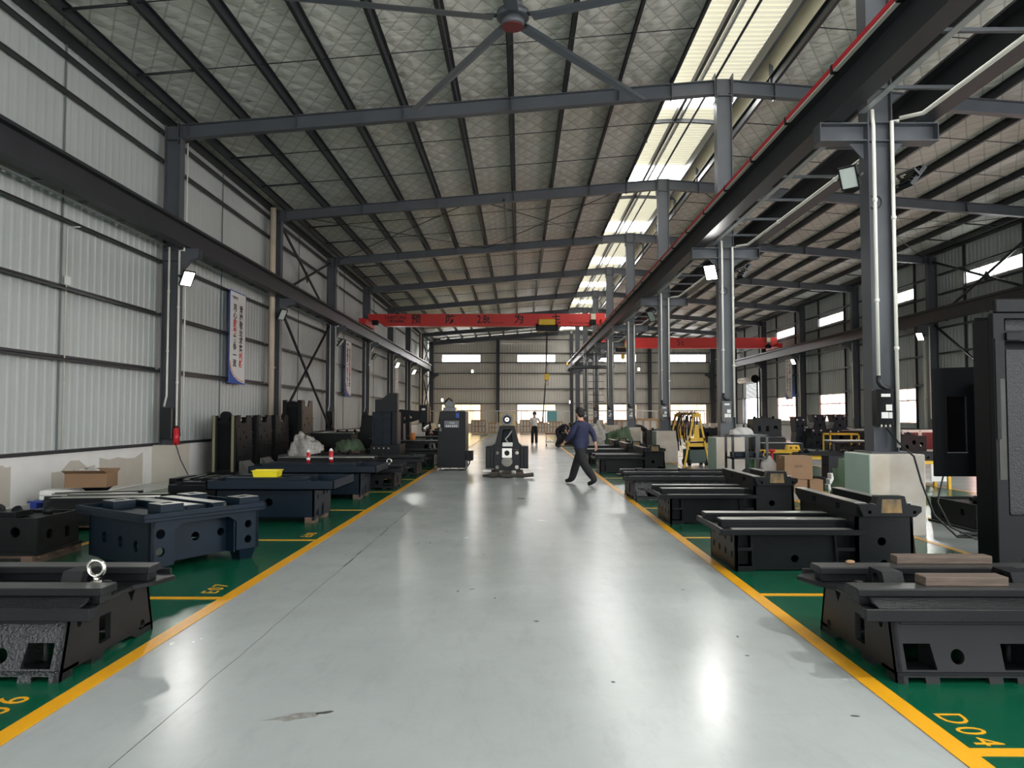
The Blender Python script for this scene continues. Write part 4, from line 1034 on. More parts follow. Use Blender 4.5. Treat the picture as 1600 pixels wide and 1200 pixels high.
# ribbed column on the left (back of a machining centre)
t = thing('ribbed_column', 'tall navy-black column with a grid of recessed squares, on the left row', 'machine column', (-4.28, 21.9, 0))
b = MB(); b.plate((0, 0, .7), (1, 0, 0), (0, 0, 1), (0, 1, 0), .05, [(0, 0), (.53, 0), (.53, .95), (0, .95)], [('r', .05 + .24 * i, .04 + .185 * j, .25 + .24 * i, .18 + .185 * j) for i in range(2) for j in range(5)]); b.box(0, .53, .05, .5, .7, 1.65)
b.build('ribbed_back', CASTN, t, bevel=.003)
MB().plate((0.03, .25, 1.65), (1, 0, 0), (0, 0, 1), (0, 1, 0), .3, [(0, 0), (.66, 0), (.66, .55), (.4, .55), (.2, .37), (0, .37)]).build('head_plate', CASTB, t, bevel=.006)
MB().box(.53, .69, .2, .9, .55, 1.65).build('side_frame', CASTB, t, bevel=.006)
MB().box(-.05, .8, -.05, 1.1, 0, .7).build('pedestal', CASTB, t, bevel=.01)
for i in range(4): MB().cyl((.07 + .14 * i, -.06, .6), (.07 + .14 * i, -.04, .6), .02, 8).build('bolt', IRON, t)

def milling(label, X, Y, s, m=CASTB, h=1.75, group='milling machines on the left', table=True):
    """C-frame mill: bed, saddle, long table, column, arm and head with quill"""
    t = thing('milling_machine', label, 'milling machine', (X, Y, 0), 0, group)
    q = MB().frust((-.7, .6, -.4, .4), (-.6, .55, -.32, .32), 0, .42); q.build('bed', m, t, bevel=.008, mirror=s < 0)
    q = MB().box(-.35, .45, -.42, .35, .42, .6); q.plate((.3, -.42, .38), (1, 0, 0), (0, 0, 1), (0, 1, 0), .06, [(0, 0), (.14, .02), (.2, .2), (.1, .24), (0, .2)]); q.build('saddle', CAST, t, bevel=.008, mirror=s < 0)
    o = MB().box(-.5, .75, -.36, .2, .64, .72).build('table', CASTB, t, bevel=.004, mirror=s < 0)
    MB().box(-.48, .73, -.34, .18, .72, .725).build('machined_face', MACH, o, mirror=s < 0)
    for y in (-.25, -.08, .09): MB().box(-.49, .74, y - .012, y + .012, .726, .728).build('tee_slot', BLACK, o, mirror=s < 0)
    q = MB().frust((-.85, -.4, -.28, .28), (-.8, -.42, -.22, .22), .4, h); q.build('column', CAST, t, bevel=.01, mirror=s < 0)
    q = MB().plate((-.5, -.14, h - .5), (1, 0, 0), (0, 0, 1), (0, 1, 0), .28, [(0, 0), (.5, .16), (.62, .2), (.62, .44), (0, .5)], [('r', .1, .16, .18, .26), ('r', .28, .2, .36, .3)]); q.build('arm', CAST, t, bevel=.008, mirror=s < 0)
    q = MB().box(.12, .38, -.2, .16, h - .45, h + .15); q.cyl((.25, 0, h - .75), (.25, 0, h - .4), .07, 14); o = q.build('head', CABINET, t, bevel=.012, mirror=s < 0)
    MB().cyl((.25, 0, h - .72), (.25, 0, h - .55), .085, 14).build('quill', CHROME, o, mirror=s < 0); MB().ell((.25, -.205, h), .07, .01, .035).build('badge', PAPER, o, mirror=s < 0)
    return t
milling('milling machine with pale oval badge on its head, left row before the black enclosure', -3.45, 25.3, 1)
milling('milling machine behind the ribbed column in the left row', -4.9, 27.4, 1, h=1.55)
milling('small milling machine at the far left, standing behind the other mills', -4.0, 30.5, 1)
casting('square_casting', 'black square casting stacked left of the ribbed column', 'machine casting', (-5.9, 24.0, 0), 0, (1.3, .9, .95), CASTK, 3, None, top='ribs')
casting('low_casting', 'low black casting in front of the square casting, left row', 'machine casting', (-5.05, 20.7, 0), 0, (1.1, .9, .5), CASTK, 3, None, top='bosses')
casting('table_casting', 'dark machine table with black top, just right behind the enclosure', 'machine casting', (-2.6, 30.5, 0), 0, (.9, .8, .75), CASTK, 2, None, top='ribs')
casting('wide_bed_casting', 'wide black bed before the ribbed column, small parts on it', 'machine casting', (-4.6, 18.2, 0), 0, (2.2, 1.0, .5), CASTK, 4, None, top='ribs')

# ---- big machine at the right edge
CASTX = mat('casting_pebbled', (17, 19, 21), .4, var=.2, vscale=9, bump=.9, bscale=70)
WORN = mat('worn_paint', (30, 30, 28), .5, vscale=3, var2=(62, 60, 52))
t = thing('machining_centre_column', 'very large dark machine column at the right edge, rising out of the picture', 'machine', (4.72, 7.55, 0))
b = MB(); b.plate((0, 0, 0), (1, 0, 0), (0, 0, 1), (0, 1, 0), .08, [(0, 0), (.16, 0), (.26, .16), (.4, .3), (1.5, .5), (1.5, 2.56), (0, 2.56)], [('r', .115, 2.38, .9, 2.5), ('r', .115, .55, .9, 2.27)]); b.build('front_frame', CABINET, t, bevel=.006)
MB().box(0, .03, .08, .34, 0, 2.5).build('side_plate', CABINET, t); MB().box(.03, 1.5, .3, .36, 0, 2.55).build('back_plate', CABINET, t)
o = MB().box(.2, 1.5, .12, .26, .4, 2.2).build('inner_casting', CASTX, t); MB().box(.2, 1.5, .12, .27, 2.3, 2.52).build('upper_casting', CASTX, t)
MB().box(.115, .27, -.03, .08, 2.28, 2.36).build('cross_rail', CASTK, t, bevel=.005)
MB().box(.03, .1, -.006, 0, .9, 1.9).build('worn_strip', WORN, t)
MB().box(.0, .04, -.03, -.01, 1.3, 2.3).build('cover_lip', CASTK, t)
MB().box(1.0, 1.45, -.02, .0, 1.05, 1.35).build('name_panel', CASTK, t, bevel=.005)
b = MB().box(.02, 1.5, -.02, .04, 2.56, 2.7); b.build('top_rail', CASTK, t, bevel=.01)
b = MB(); b.box(.02, 1.5, .09, .29, 0, .02); b.build('base_rim', CASTK, t)
t = thing('enclosure_door', 'tall dark sheet metal enclosure door with a narrow glazed window, left of the large machine', 'machine door', (4.68, 8.58, 0))
b = MB().plate((0, 0, .85), (1, 0, 0), (0, 0, 1), (0, 1, 0), .05, [(0, 0), (.62, 0), (.62, 1.24), (.0, 1.22)], [('r', .14, .27, .36, .9)]); b.build('door_leaf', CABINET, t, bevel=.004)
MB().plate((.14, .015, 1.12), (1, 0, 0), (0, 0, 1), (0, 1, 0), .01, [(0, 0), (.22, 0), (.22, .63), (0, .63)]).build('door_window', GLASSD, t)
MB().box(.135, .365, -.006, .0, 1.115, 1.122).build('window_trim', GALV, t)
b = MB().box(.42, .62, .05, .5, .85, 2.06); b.build('door_return', CABINET, t); MB().box(.46, .62, -.05, 0, 0.02, 1.9).build('upright_frame', CAST, t, bevel=.006); MB().box(.44, .62, -.07, .0, 1.78, 1.86).build('frame_cap', CAST, t, bevel=.006)
t = casting('long_casting', 'long black casting lying behind the near column, on the green floor at right', 'machine casting', (6.75, 10.6, 0), .0, (1.5, 1.1, .36), CASTK, 3, None, top='bosses')
# ------------------------------------------------------------------ bridge cranes
def crane(name, label, xa, xb, y, zb, zt, hoist_x, t_text, col=RED):
    t = thing(name, label, 'crane', ((xa + xb) / 2, y, 0)); w = (xb - xa) / 2
    g = MB().plate((0, -.2, 0), (1, 0, 0), (0, 0, 1), (0, 1, 0), .4, [(-w + .9, zb), (w - .55, zb), (w - .55, zt), (-w + .1, zt), (-w + .1, zb + .25), (-w + .6, zb + .2)])
    g.box(-w + .9, w - .55, -.26, .26, zb - .02, zb + .02); g = g.build('girder', col, t, bevel=.006)
    for s in (-1, 1):
        q = MB().box(s * w - .16, s * w + .16, -1.25, 1.25, ZBT + .12, ZBT + .42); e = q.build('end_carriage', col, t, bevel=.01)
        for yy in (-1.0, 1.0): MB().cyl((s * w - .06, yy, ZBT + .2), (s * w + .06, yy, ZBT + .2), .11, 14).build('wheel', IRON, e)
        MB().box(s * w - s * .5 - .15, s * w - s * .5 + .15, -.5, -.2, ZBT + .18, ZBT + .42).build('drive_motor', CASTK, e, bevel=.02)
    MB().box(w - .6, w - .1, -.35, .1, zt - .32, zt - .02).build('electric_cabinet', CREAM, t, bevel=.01)
    MB().box(w - .35, w + .1, -.36, -.3, zb + .05, zt).build('end_bracket', col, t)
    # hoist hanging under the girder
    h = bpy.data.objects.new('hoist', None); COL.objects.link(h); h.parent = t; h.location = (hoist_x - (xa + xb) / 2, 0, 0)
    MB().box(-.42, .42, -.48, -.22, zb - .0, zb + .3).build('hoist_housing', YELLOW, h, bevel=.03)
    MB().box(-.5, .5, -.46, .3, zb - .3, zb - .02).build('hoist_trolley', CASTK, h, bevel=.02)
    for s in (-1, 1): MB().cyl((s * .5 - .06, -.3, zb - .1), (s * .5 + .06, -.3, zb - .1), .17, 14).build('drum_end', CASTK, h)
    for s in (-1, 1): MB().cyl((s * .04, -.1, 3.5 if y < 45 else 5.6), (s * .04, -.1, zb - .28), .008, 6).build('wire_rope', BLACK, h)
    zz = 3.4 if y < 45 else 5.5
    hk = MB().box(-.12, .12, -.18, -.02, zz - .05, zz + .28).build('hook_block', YELLOW, h, bevel=.02)
    MB().torus((0, -.1, zz - .2), (0, 1, 0), .09, .028, 18, 8, -PI * .9, PI * .55).build('hook', IRON, hk); MB().cyl((0, -.1, zz - .12), (0, -.1, zz - .04), .03, 8).build('hook_shank', IRON, hk)
    return t
c1 = crane('bridge_crane', 'red overhead bridge crane marked 2.8t over the main aisle', -7.85, 4.22, 38.6, 6.14, 6.75, 1.38, '')
M0 = lambda x, z, y=38.6 - .204: frame((x, y, z), (1, 0, 0), (0, 0, 1))
c1x, c1y = (-7.85 + 4.22) / 2, 38.6
def ctext(s_, px, size, z=6.45, m=INKB, sx=1):
    x = (px - 812) * (38.4) / 1180
    return text('girder_lettering', s_, size, frame((x - c1x, -.207, z), (1, 0, 0), (0, 0, 1)), m, c1, sx=sx, ext=.002, bold=size * .018)
ctext('预', 649, .52); ctext('防', 703, .52); ctext('2.8t', 755, .55, sx=.75); ctext('为', 811, .52); ctext('主', 869, .52)
ctext('TAIERTUNG', 617, .26, 6.55, sx=.8); ctext('海德龙起重机', 617, .15, 6.36); ctext('TEL: 13925505866', 776, .1, 6.28, mat('ink_maroon', (120, 20, 20), .6)); ctext('TEL: 139-8255-8286', 905, .13, 6.27, MATS['ink_maroon'])
c2 = crane('bridge_crane', 'red overhead bridge crane marked 5t over the right bay', 5.44, 17.51, 52.0, 6.2, 6.9, 7.1, '')
text('girder_lettering', '5t', .62, frame((1062 / 1180 * 0 + (1062 - 812) * 52 / 1180 - (5.44 + 17.51) / 2, -.207, 6.55), (1, 0, 0), (0, 0, 1)), INKB, c2, ext=.002)
b = MB()
for i in range(4): b.tube([(3.3 + .42 * i, 0, 6.12), (3.38 + .42 * i, 0, 5.86), (3.5 + .42 * i, 0, 5.78), (3.62 + .42 * i, 0, 5.86), (3.72 + .42 * i, 0, 6.12)], .012, 6)
b.build('festoon_cable', BLACK, c1)
t = thing('service_platform', 'black steel service platform hung beside the far central columns', 'platform', (4.2, 44.0, 0))
for y in (-.5, .5):
    MB().box(-1.2, 1.25, y - .04, y + .04, 4.3, 4.42).build('floor_beam', SCREEN, t); MB().box(-1.2, 1.25, y - .02, y + .02, 5.1, 5.14).build('hand_rail', SCREEN, t)
    for x in (-1.2, -.4, .42, 1.2): MB().box(x, x + .04, y - .02, y + .02, 4.42, 5.49).build('hanger', SCREEN, t)
MB().box(-1.2, 1.25, -.5, .5, 4.42, 4.44).build('deck_plate', CASTK, t)
# pendant control on its long cable, held by the man in the white shirt
b = MB(); b.tube([(1.38, 38.2, 5.8), (1.37, 38.6, 4.2), (1.3, 39.3, 2.6), (1.22, 39.75, 1.45)], .03, 8); o = b.build('pendant_cable', BLACK)
MB().box(1.18, 1.26, 39.7, 39.8, 1.16, 1.46).build('pendant_control', SCREEN, o, bevel=.01)
tag(o, 'black pendant control cable hanging from the hoist to the man in white', 'cable')

# ------------------------------------------------------------------ ceiling fan
t = thing('ceiling_fan', 'huge five-bladed ceiling fan with silver blades at the top of the picture', 'fan', (-.1, 11.0, 7.42))
MB().cyl((0, 0, .1), (0, 0, 1.45), .04, 10).build('drop_rod', STEELD, t)
q = MB().cyl((0, 0, -.1), (0, 0, .02), .17, 24); q.cyl((0, 0, .02), (0, 0, .12), .24, 24); q.cyl((0, 0, .12), (0, 0, .3), .14, 20); q.build('hub', SPINDLE_H if 'SPINDLE_H' in globals() else STEEL, t)
MB().cyl((0, 0, -.115), (0, 0, -.1), .16, 24).build('hub_cap', MAROON, t)
FANB = mat('fan_blade_aluminium', (92, 98, 106), .45, .2)
for i in range(5):
    a = math.radians(90 + 31 - 72 * i); q = MB(); d = Vector((math.cos(a), math.sin(a), 0)); n = Vector((-d.y, d.x, 0))
    pr = [(-.09, .005), (-.03, .03), (.05, .02), (.11, -.02), (.04, -.012), (-.03, -.008)]
    A = [q.bm.verts.new(d * .3 + n * u + Vector((0, 0, v))) for u, v in pr]; B = [q.bm.verts.new(d * 3.62 + n * u + Vector((0, 0, v - .06))) for u, v in pr]
    for j in range(6): q._face([A[j], A[(j + 1) % 6], B[(j + 1) % 6], B[j]])
    q._face(A); q._face(B[::-1]); q.build('blade', FANB, t)
    MB().bar(d * .15 + Vector((0, 0, .05)), d * .42 + Vector((0, 0, .02)), .09, .02).build('blade_root', STEELD, t)

# ------------------------------------------------------------------ flood lamps
def flood(label, loc, aim, lit, P=450, s=1.0):
    d = Vector(aim).normalized(); rot = d.to_track_quat('-Z', 'Y')
    t = bpy.data.objects.new('flood_lamp', None); COL.objects.link(t); t.location = loc; t.rotation_mode = 'QUATERNION'; t.rotation_quaternion = rot
    tag(t, label, 'lamp', 'flood lamps on the columns and walls')
    q = MB().box(-.15 * s, .15 * s, -.19 * s, .19 * s, .005, .035); q.plate((-.15 * s, -.19 * s, -.02), (1, 0, 0), (0, 1, 0), (0, 0, 1), .025, [(0, 0), (.3 * s, 0), (.3 * s, .38 * s), (0, .38 * s)], [('r', .02, .02, .3 * s - .02, .38 * s - .02)])
    for i in range(6): q.box(-.13 * s, .13 * s, (-.15 + .06 * i) * s, (-.145 + .06 * i) * s + .006, .035, .06)
    q.build('housing', SCREEN, t)
    MB().box(-.13 * s, .13 * s, -.17 * s, .17 * s, -.005, .005).build('lens', LAMPON if lit else LENS, t)
    q = MB().bar((-.17 * s, 0, 0), (-.17 * s, 0, .12), .02, .03); q.bar((.17 * s, 0, 0), (.17 * s, 0, .12), .02, .03); q.bar((-.17 * s, 0, .12), (.17 * s, 0, .12), .03, .02); q.build('bracket', STEELD, t)
    if lit:
        l = bpy.data.lights.new('flood_light', 'SPOT'); l.energy = P; l.spot_size = math.radians(150); l.spot_blend = .6; l.shadow_soft_size = .14; l.color = (1, .99, .95)
        lo = bpy.data.objects.new('flood_light', l); COL.objects.link(lo); lo.parent = t; lo.location = (0, 0, -.03)
    return t
LENS = mat('lamp_lens_off', (196, 206, 200), .2)
flood('lit flood lamp on the central column behind the camera', (4.5, 2.45, 4.85), (-.8, .62, -.35), True, 620)
flood('lit flood lamp assumed on the left column behind the camera', (-7.7, 2.45, 4.75), (.8, .5, -.5), True, 220)  # unseen lamp, assumed and added to light the right row from behind
flood('bright lit flood lamp on the nearest left wall column', (-7.72, 17.35, 4.72), (.8, -.55, -.6), True, 130)
flood('unlit flood lamp beside the beige downpipe on the left wall', (-7.9, 24.95, 4.9), (.8, -.4, -.5), False)
flood('unlit flood lamp tilted down on the third left column', (-7.75, 32.6, 4.7), (.8, -.2, -.65), False)
flood('unlit flood lamp on the fourth left column', (-7.75, 40.2, 4.7), (.8, -.2, -.65), False)
flood('lit flood lamp far down the left wall, upper one of two', (-7.75, 47.7, 4.75), (.8, -.55, -.6), True, 160)
flood('lit flood lamp far down the left wall, lower one of two', (-7.75, 55.2, 4.75), (.8, -.55, -.6), True, 160)
flood('unlit flood lamp on the left of the nearest central column', (4.33, 9.85, 4.66), (-.75, -.75, -.55), False, s=.8)
flood('unlit flood lamp on the right of the nearest central column', (5.2, 9.95, 4.68), (.8, .2, -.7), False, s=.9)
flood('bright lit flood lamp on the second central column', (4.45, 17.5, 4.87), (-.55, -.75, -.55), True, 130)
flood('unlit flood lamp right of the second central column', (5.25, 17.6, 4.9), (.8, .2, -.6), False)
flood('unlit flood lamp on the left of the third central column', (4.4, 25.1, 4.85), (-.7, -.5, -.5), False)
flood('lit flood lamp on the right wall column under the crane beam, nearest one', (17.25, 32.6, 4.95), (-.8, -.5, -.6), True, 200)
flood('lit flood lamp on the right wall, farther one beside the hanging banner', (17.25, 47.7, 4.95), (-.8, -.5, -.6), True, 160)
for i, (px, py, d) in enumerate(((738, 580, 'near the middle post of the end wall'), (691, 625, 'low at the left of the end wall'), (998, 577, 'right of the central columns on the end wall'), (891, 628, 'low beside the first end wall column'))):
    flood('small lit lamp ' + d, ((px - 812) * 70.3 / 1180, 70.3, 1.53 + (650 - py) * 70.3 / 1180), (0, -1, -.3), True, 25, s=.75)

# ------------------------------------------------------------------ banners
def banner(label, M, L1, L2, red1, red2):
    o = bpy.data.objects.new('banner', None); COL.objects.link(o); o.matrix_world = M; tag(o, label, 'banner', 'slogan banners')
    W, H = 1.2, 2.65
    def fl(x0, x1, y0, y1, z, m, n): return MB().box(x0, x1, y0, y1, z, z + .004).build(n, m, o)
    MB().box(-W / 2 - .03, W / 2 + .03, -H / 2 - .03, H / 2 + .03, -.02, 0).build('backing_frame', INKBL, o)
    fl(-W / 2, W / 2, -H / 2, H / 2, 0, PAPER, 'printed_sheet')
    cv = [(-W / 2, -H / 2), (W / 2 - .12, -H / 2)] + [(-W / 2 + (W - .12) * (1 - math.sin(a)), -H / 2 + .02 + .52 * (1 - math.cos(a)) ** 1) for a in (PI / 8 * i for i in range(1, 5))]
    MB().plate((0, 0, .005), (1, 0, 0), (0, 1, 0), (0, 0, 1), .002, cv).build('blue_corner', INKBL, o)
    b = MB(); pts = [(-W / 2 + .02 + (W - .1) * (1 - math.sin(a)), -H / 2 + .06 + .55 * (1 - math.cos(a)), .008) for a in (PI / 16 * i for i in range(0, 9))]
    b.tube(pts, .012, 4); b.build('orange_swoosh', INKO, o)
    text('logo_lettering', '™ 德隆数控', .1, frame((-.28, H / 2 - .17, .006), (1, 0, 0), (0, 1, 0)), INKB, o)
    fl(-.5, .45, H / 2 - .28, H / 2 - .275, .004, GALV, 'rule')
    for col, S, red in ((.24, L1, red1), (-.24, L2, red2)):
        for i, ch in enumerate(S): text('slogan_character', ch, .24, frame((col, H / 2 - .47 - i * .232, .006), (1, 0, 0), (0, 1, 0)), INKR if i in red else INKB, o, sx=1.15, bold=.006)
    return o
def bM(x, y, z, s): return frame((x, y, z), (0, s, 0), (0, 0, 1)) if s > 0 else frame((x, y, z), (0, -1, 0), (0, 0, 1))
# left wall faces +x: reading direction runs away from the camera (+y)... 
S1, S2 = '爱岗敬业求实创新', '用心服务勇争一流'
banner('white slogan banner with red and black characters on the near left wall', bM(-8.33, 22.15, 3.83, 1), S1, S2, (6, 7), (2, 3))
banner('white slogan banner in the middle of the left wall, above the castings', bM(-8.33, 36.6, 3.83, 1), '精益求精追求卓越', '质量第一用户至上', (2, 3, 4), (4, 5))
banner('white slogan banner at the far end of the left wall', bM(-8.33, 51.0, 3.83, 1), '安全生产人人有责', '团结协作共创未来', (2, 3, 4), (4, 5))
banner('white slogan banner on the right wall beside a window', bM(17.95, 50.5, 4.0, -1), '安全第一预防为主', '管理创新服务客户', (0, 1), (2, 3))

# ------------------------------------------------------------------ people
def person(label, loc, rz, J, hair=True, top=JACKET, bottom=TROUSER, shoes=SHOE, sleeve=1.0, collar=None, hs=1.0, bk=.95, lb=1.0, hem=None):
    """J: joint positions in metres (x right, y forward of the figure, z up). one continuous skinned body"""
    o0 = thing('person', label, 'person', loc, rz)
    P = dict(J); V = []; E = []; R = []; Z = []; idx = {}
    def v(n, p, r, z, par=None):
        idx[n] = len(V); V.append(Vector(p)); R.append(r); Z.append(z)
        if par is not None: E.append((idx[par], idx[n]))
    pv, ch, nk, hd = Vector(P['pelvis']), Vector(P['chest']), Vector(P['neck']), Vector(P['head'])
    f = Vector(P.get('face', (0, 1, 0))).normalized()
    v('pelvis', pv, (.165 * bk, .13 * bk), 'b')
    v('waist', pv.lerp(ch, .45), (.175 * bk, .135 * bk), 't', 'pelvis'); v('chest', ch, (.19 * bk, .15 * bk), 't', 'waist'); v('upper', ch.lerp(nk, .6), (.14 * bk, .11 * bk), 't', 'chest')
    v('neck', nk, (.055, .055), 's', 'upper'); v('skull', nk.lerp(hd, .55), (.07, .075), 's', 'neck'); v('head', hd, (.082, .098), 's', 'skull'); v('crown', hd + (hd - nk).normalized() * .07, (.062, .072), 's', 'head')
    for s in 'lr':
        sh, el, wr = (Vector(P[k + s]) for k in ('sh', 'el', 'wr')); zz = 't'
        v('sh' + s, sh, (.072, .072), 't', 'upper'); v('ue' + s, sh.lerp(el, .5), (.062 * bk, .062 * bk), 't', 'sh' + s)
        v('el' + s, el, (.05 * bk, .05 * bk), 't' if sleeve > .6 else 's', 'ue' + s); v('fa' + s, el.lerp(wr, .45), (.042 * bk, .042 * bk), 't' if sleeve > .6 else 's', 'el' + s); v('wr' + s, wr, (.027, .027), 's', 'fa' + s)
        d = (wr - el).normalized(); n = d.cross(Vector((0, 1, 0)) if abs(d.y) < .8 else Vector((1, 0, 0))).normalized(); w = d.cross(n).normalized()
        if s == 'l': n = -n
        v('pa' + s, wr + d * .05, (.027, .014), 's', 'wr' + s)
        for i, (off, ln) in enumerate(((-.024, .055), (-.008, .066), (.008, .062), (.024, .05))):
            k = wr + d * .085 + w * off; v('k%d' % i + s, k, (.0075, .0075), 's', 'pa' + s); v('f%d' % i + s, k + d * ln * .6 - n * .008, (.007, .007), 's', 'k%d' % i + s); v('g%d' % i + s, k + d * ln - n * .03, (.006, .006), 's', 'f%d' % i + s)
        v('th' + s, wr + d * .04 + w * .032, (.009, .009), 's', 'pa' + s); v('ti' + s, wr + d * .075 + w * .046 - n * .012, (.009, .009), 's', 'th' + s)
        hp, kn, an = (Vector(P[k + s]) for k in ('hp', 'kn', 'an')); toe = Vector(P['to' + s])
        v('hp' + s, hp, (.11 * lb, .115 * lb), 'b', 'pelvis'); v('mt' + s, hp.lerp(kn, .5), (.1 * lb, .105 * lb), 'b', 'hp' + s); v('kn' + s, kn, (.082 * lb, .085 * lb), 'b', 'mt' + s); v('ca' + s, kn.lerp(an, .4), (.082 * lb, .086 * lb), 'b', 'kn' + s)
        v('an' + s, an, (.07 * lb, .078 * lb), 'b', 'ca' + s); hl = an + (an - toe).normalized() * .03 - Vector((0, 0, .0)); v('mf' + s, an.lerp(toe, .5) - Vector((0, 0, .012)), (.052, .05), 'h', 'an' + s); v('to' + s, toe, (.046, .034), 'h', 'mf' + s)
    me = bpy.data.meshes.new('body'); me.from_pydata([tuple(a) for a in V], E, []); ob = bpy.data.objects.new('body_tmp', me); COL.objects.link(ob)
    sk = ob.modifiers.new('s', 'SKIN'); sk.use_smooth_shade = True; sk.branch_smoothing = .6
    for i, dv in enumerate(me.skin_vertices[0].data): dv.radius = R[i]; dv.use_root = (i == 0)
    sb = ob.modifiers.new('u', 'SUBSURF'); sb.levels = 2; sb.render_levels = 2
    bpy.context.view_layer.update()
    bm_ = bpy.data.meshes.new_from_object(ob.evaluated_get(bpy.context.evaluated_depsgraph_get())); bpy.data.objects.remove(ob)
    bm_.materials.clear(); ms = {'t': 0, 'b': 1, 's': 2, 'h': 3}
    for m_ in (top, bottom, SKIN, shoes): bm_.materials.append(m_)
    segs = [(V[a], V[b_], Z[a] if Z[a] == Z[b_] else None, Z[a], Z[b_]) for a, b_ in E]
    for p in bm_.polygons:
        c = p.center; best = (9, 't')
        for a, b_, z, za, zb in segs:
            ab = b_ - a; k = max(0, min(1, (c - a).dot(ab) / ab.length_squared)); dd = (a + ab * k - c).length
            if dd < best[0]: best = (dd, z or (za if k < .55 else zb))
        zn = 't' if (hem and best[1] == 'b' and c.z > hem) else best[1]
        p.material_index = ms[zn]; p.use_smooth = True
    bo = bpy.data.objects.new('body', bm_); COL.objects.link(bo); bo.parent = o0
    up = (hd - nk).normalized(); rt = f.cross(up).normalized(); f = up.cross(rt).normalized()
    def at_(a, b_, c): return hd + rt * a + f * b_ + up * c
    MB().tube([at_(0, .085, .02), at_(0, .118, -.02), at_(0, .095, -.03)], .012, 8, [.008, .016, .012]).build('nose', SKIN, o0)
    for s in (-1, 1):
        MB().ell(at_(s * .034, .088, .012), .013, .008, .008, 8, 6).build('eye', EYEW, o0)
        MB().ell(at_(s * .086, -.01, -.005), .012, .02, .033, 8, 6).build('ear', SKIN, o0)
        MB().bar(at_(s * .018, .096, .036), at_(s * .05, .09, .038), .008, .008).build('eyebrow', HAIR, o0)
    MB().bar(at_(-.024, .092, -.058), at_(.024, .092, -.058), .012, .009).build('mouth', COLLAR, o0)
    if hair:
        q = MB(); r = random.Random(4)
        Q = Matrix((rt, f, up)).transposed().to_euler()
        q.ell(at_(0, -.022, .05), .1, .112, .088, 18, 12, Q); q.ell(at_(0, -.055, .0), .088, .075, .085, 16, 10, Q)
        for v_ in q.bm.verts: v_.co += Vector((r.uniform(-1, 1), r.uniform(-1, 1), r.uniform(-1, 1))) * .005
        for i in range(26):
            a = r.uniform(0, 2 * PI); e = r.uniform(.15, 1.3); d_ = rt * math.cos(a) * math.cos(e) + f * math.sin(a) * math.cos(e) + up * math.sin(e); c0 = at_(0, -.022, .05) + d_ * .085
            q.tube([c0, c0 + d_ * .03 + rt * r.uniform(-.02, .02)], .012, 5, [.014, .003])
        q.build('hair', HAIR, o0)
    if collar: MB().torus(nk - (nk - ch).normalized() * .03, nk - ch, .068, .016, 20, 8).build('collar', collar, o0)
    return o0
# walking man in the navy jacket, stepping towards the left, seen from behind and the side.  figure's +y = walking direction
J = dict(pelvis=(0, 0, .90), chest=(0, -.01, 1.22), neck=(0, .01, 1.44), head=(0, .03, 1.575), face=(.4, 1, -.05),
         shl=(-.19, -.01, 1.36), shr=(.19, 0, 1.36), ell=(-.27, .05, 1.12), elr=(.28, -.14, 1.13), wrl=(-.25, .28, .94), wrr=(.27, -.2, .89),
         hpl=(-.1, 0, .86), hpr=(.1, 0, .86), knl=(-.1, -.15, .47), knr=(.1, .2, .48), anl=(-.1, -.46, .125), anr=(.1, .34, .1), tol=(-.12, -.27, .035), tor=(.12, .54, .045))
person('man in navy jacket and black trousers striding across the aisle', (1.37, 16.95, 0), math.radians(48), J, collar=COLLAR, bk=1.36, lb=1.18, hem=.83)
J2 = dict(pelvis=(0, 0, .93), chest=(0, .0, 1.25), neck=(0, .01, 1.48), head=(0, .035, 1.615), face=(-.05, 1, -.25),
          shl=(.19, 0, 1.4), shr=(-.19, 0, 1.4), ell=(.22, -.02, 1.13), elr=(-.29, .08, 1.18), wrl=(.24, .05, .9), wrr=(-.43, .27, 1.25),
          hpl=(.09, 0, .88), hpr=(-.09, 0, .88), knl=(.1, .03, .48), knr=(-.09, .02, .48), anl=(.11, -.03, .09), anr=(-.1, .04, .09), tol=(.13, .13, .035), tor=(-.12, .2, .035))
person('man in white T-shirt and black trousers holding the crane pendant', (.78, 40.0, 0), PI, J2, top=TSHIRT, shoes=SHOEG, sleeve=.3)
J3 = dict(pelvis=(0, -.12, .86), chest=(0, .2, 1.06), neck=(0, .42, 1.1), head=(0, .56, 1.08), face=(0, .5, -.9),
          shl=(-.18, .34, 1.06), shr=(.18, .34, 1.06), ell=(-.22, .4, .8), elr=(.22, .4, .8), wrl=(-.14, .5, .6), wrr=(.14, .52, .6),
          hpl=(-.1, -.12, .82), hpr=(.1, -.12, .82), knl=(-.12, -.02, .44), knr=(.12, .0, .44), anl=(-.12, -.16, .09), anr=(.12, -.14, .09), tol=(-.14, .03, .035), tor=(.14, .05, .035))
person('worker in dark T-shirt bending over a machine base beside the aisle', (1.95, 37.0, 0), math.radians(-115), J3, top=DARKSH, sleeve=.3)
person('worker in black leaning forward behind the white footing, right of centre', (5.55, 33.6, 0), math.radians(80), J3, top=TROUSER)
J5 = dict(J2); J5['wrr'] = (-.25, .3, 1.05)
person('worker in black standing at the far mill, left of the enclosure', (-3.95, 32.6, 0), math.radians(-60), J5, top=TROUSER)

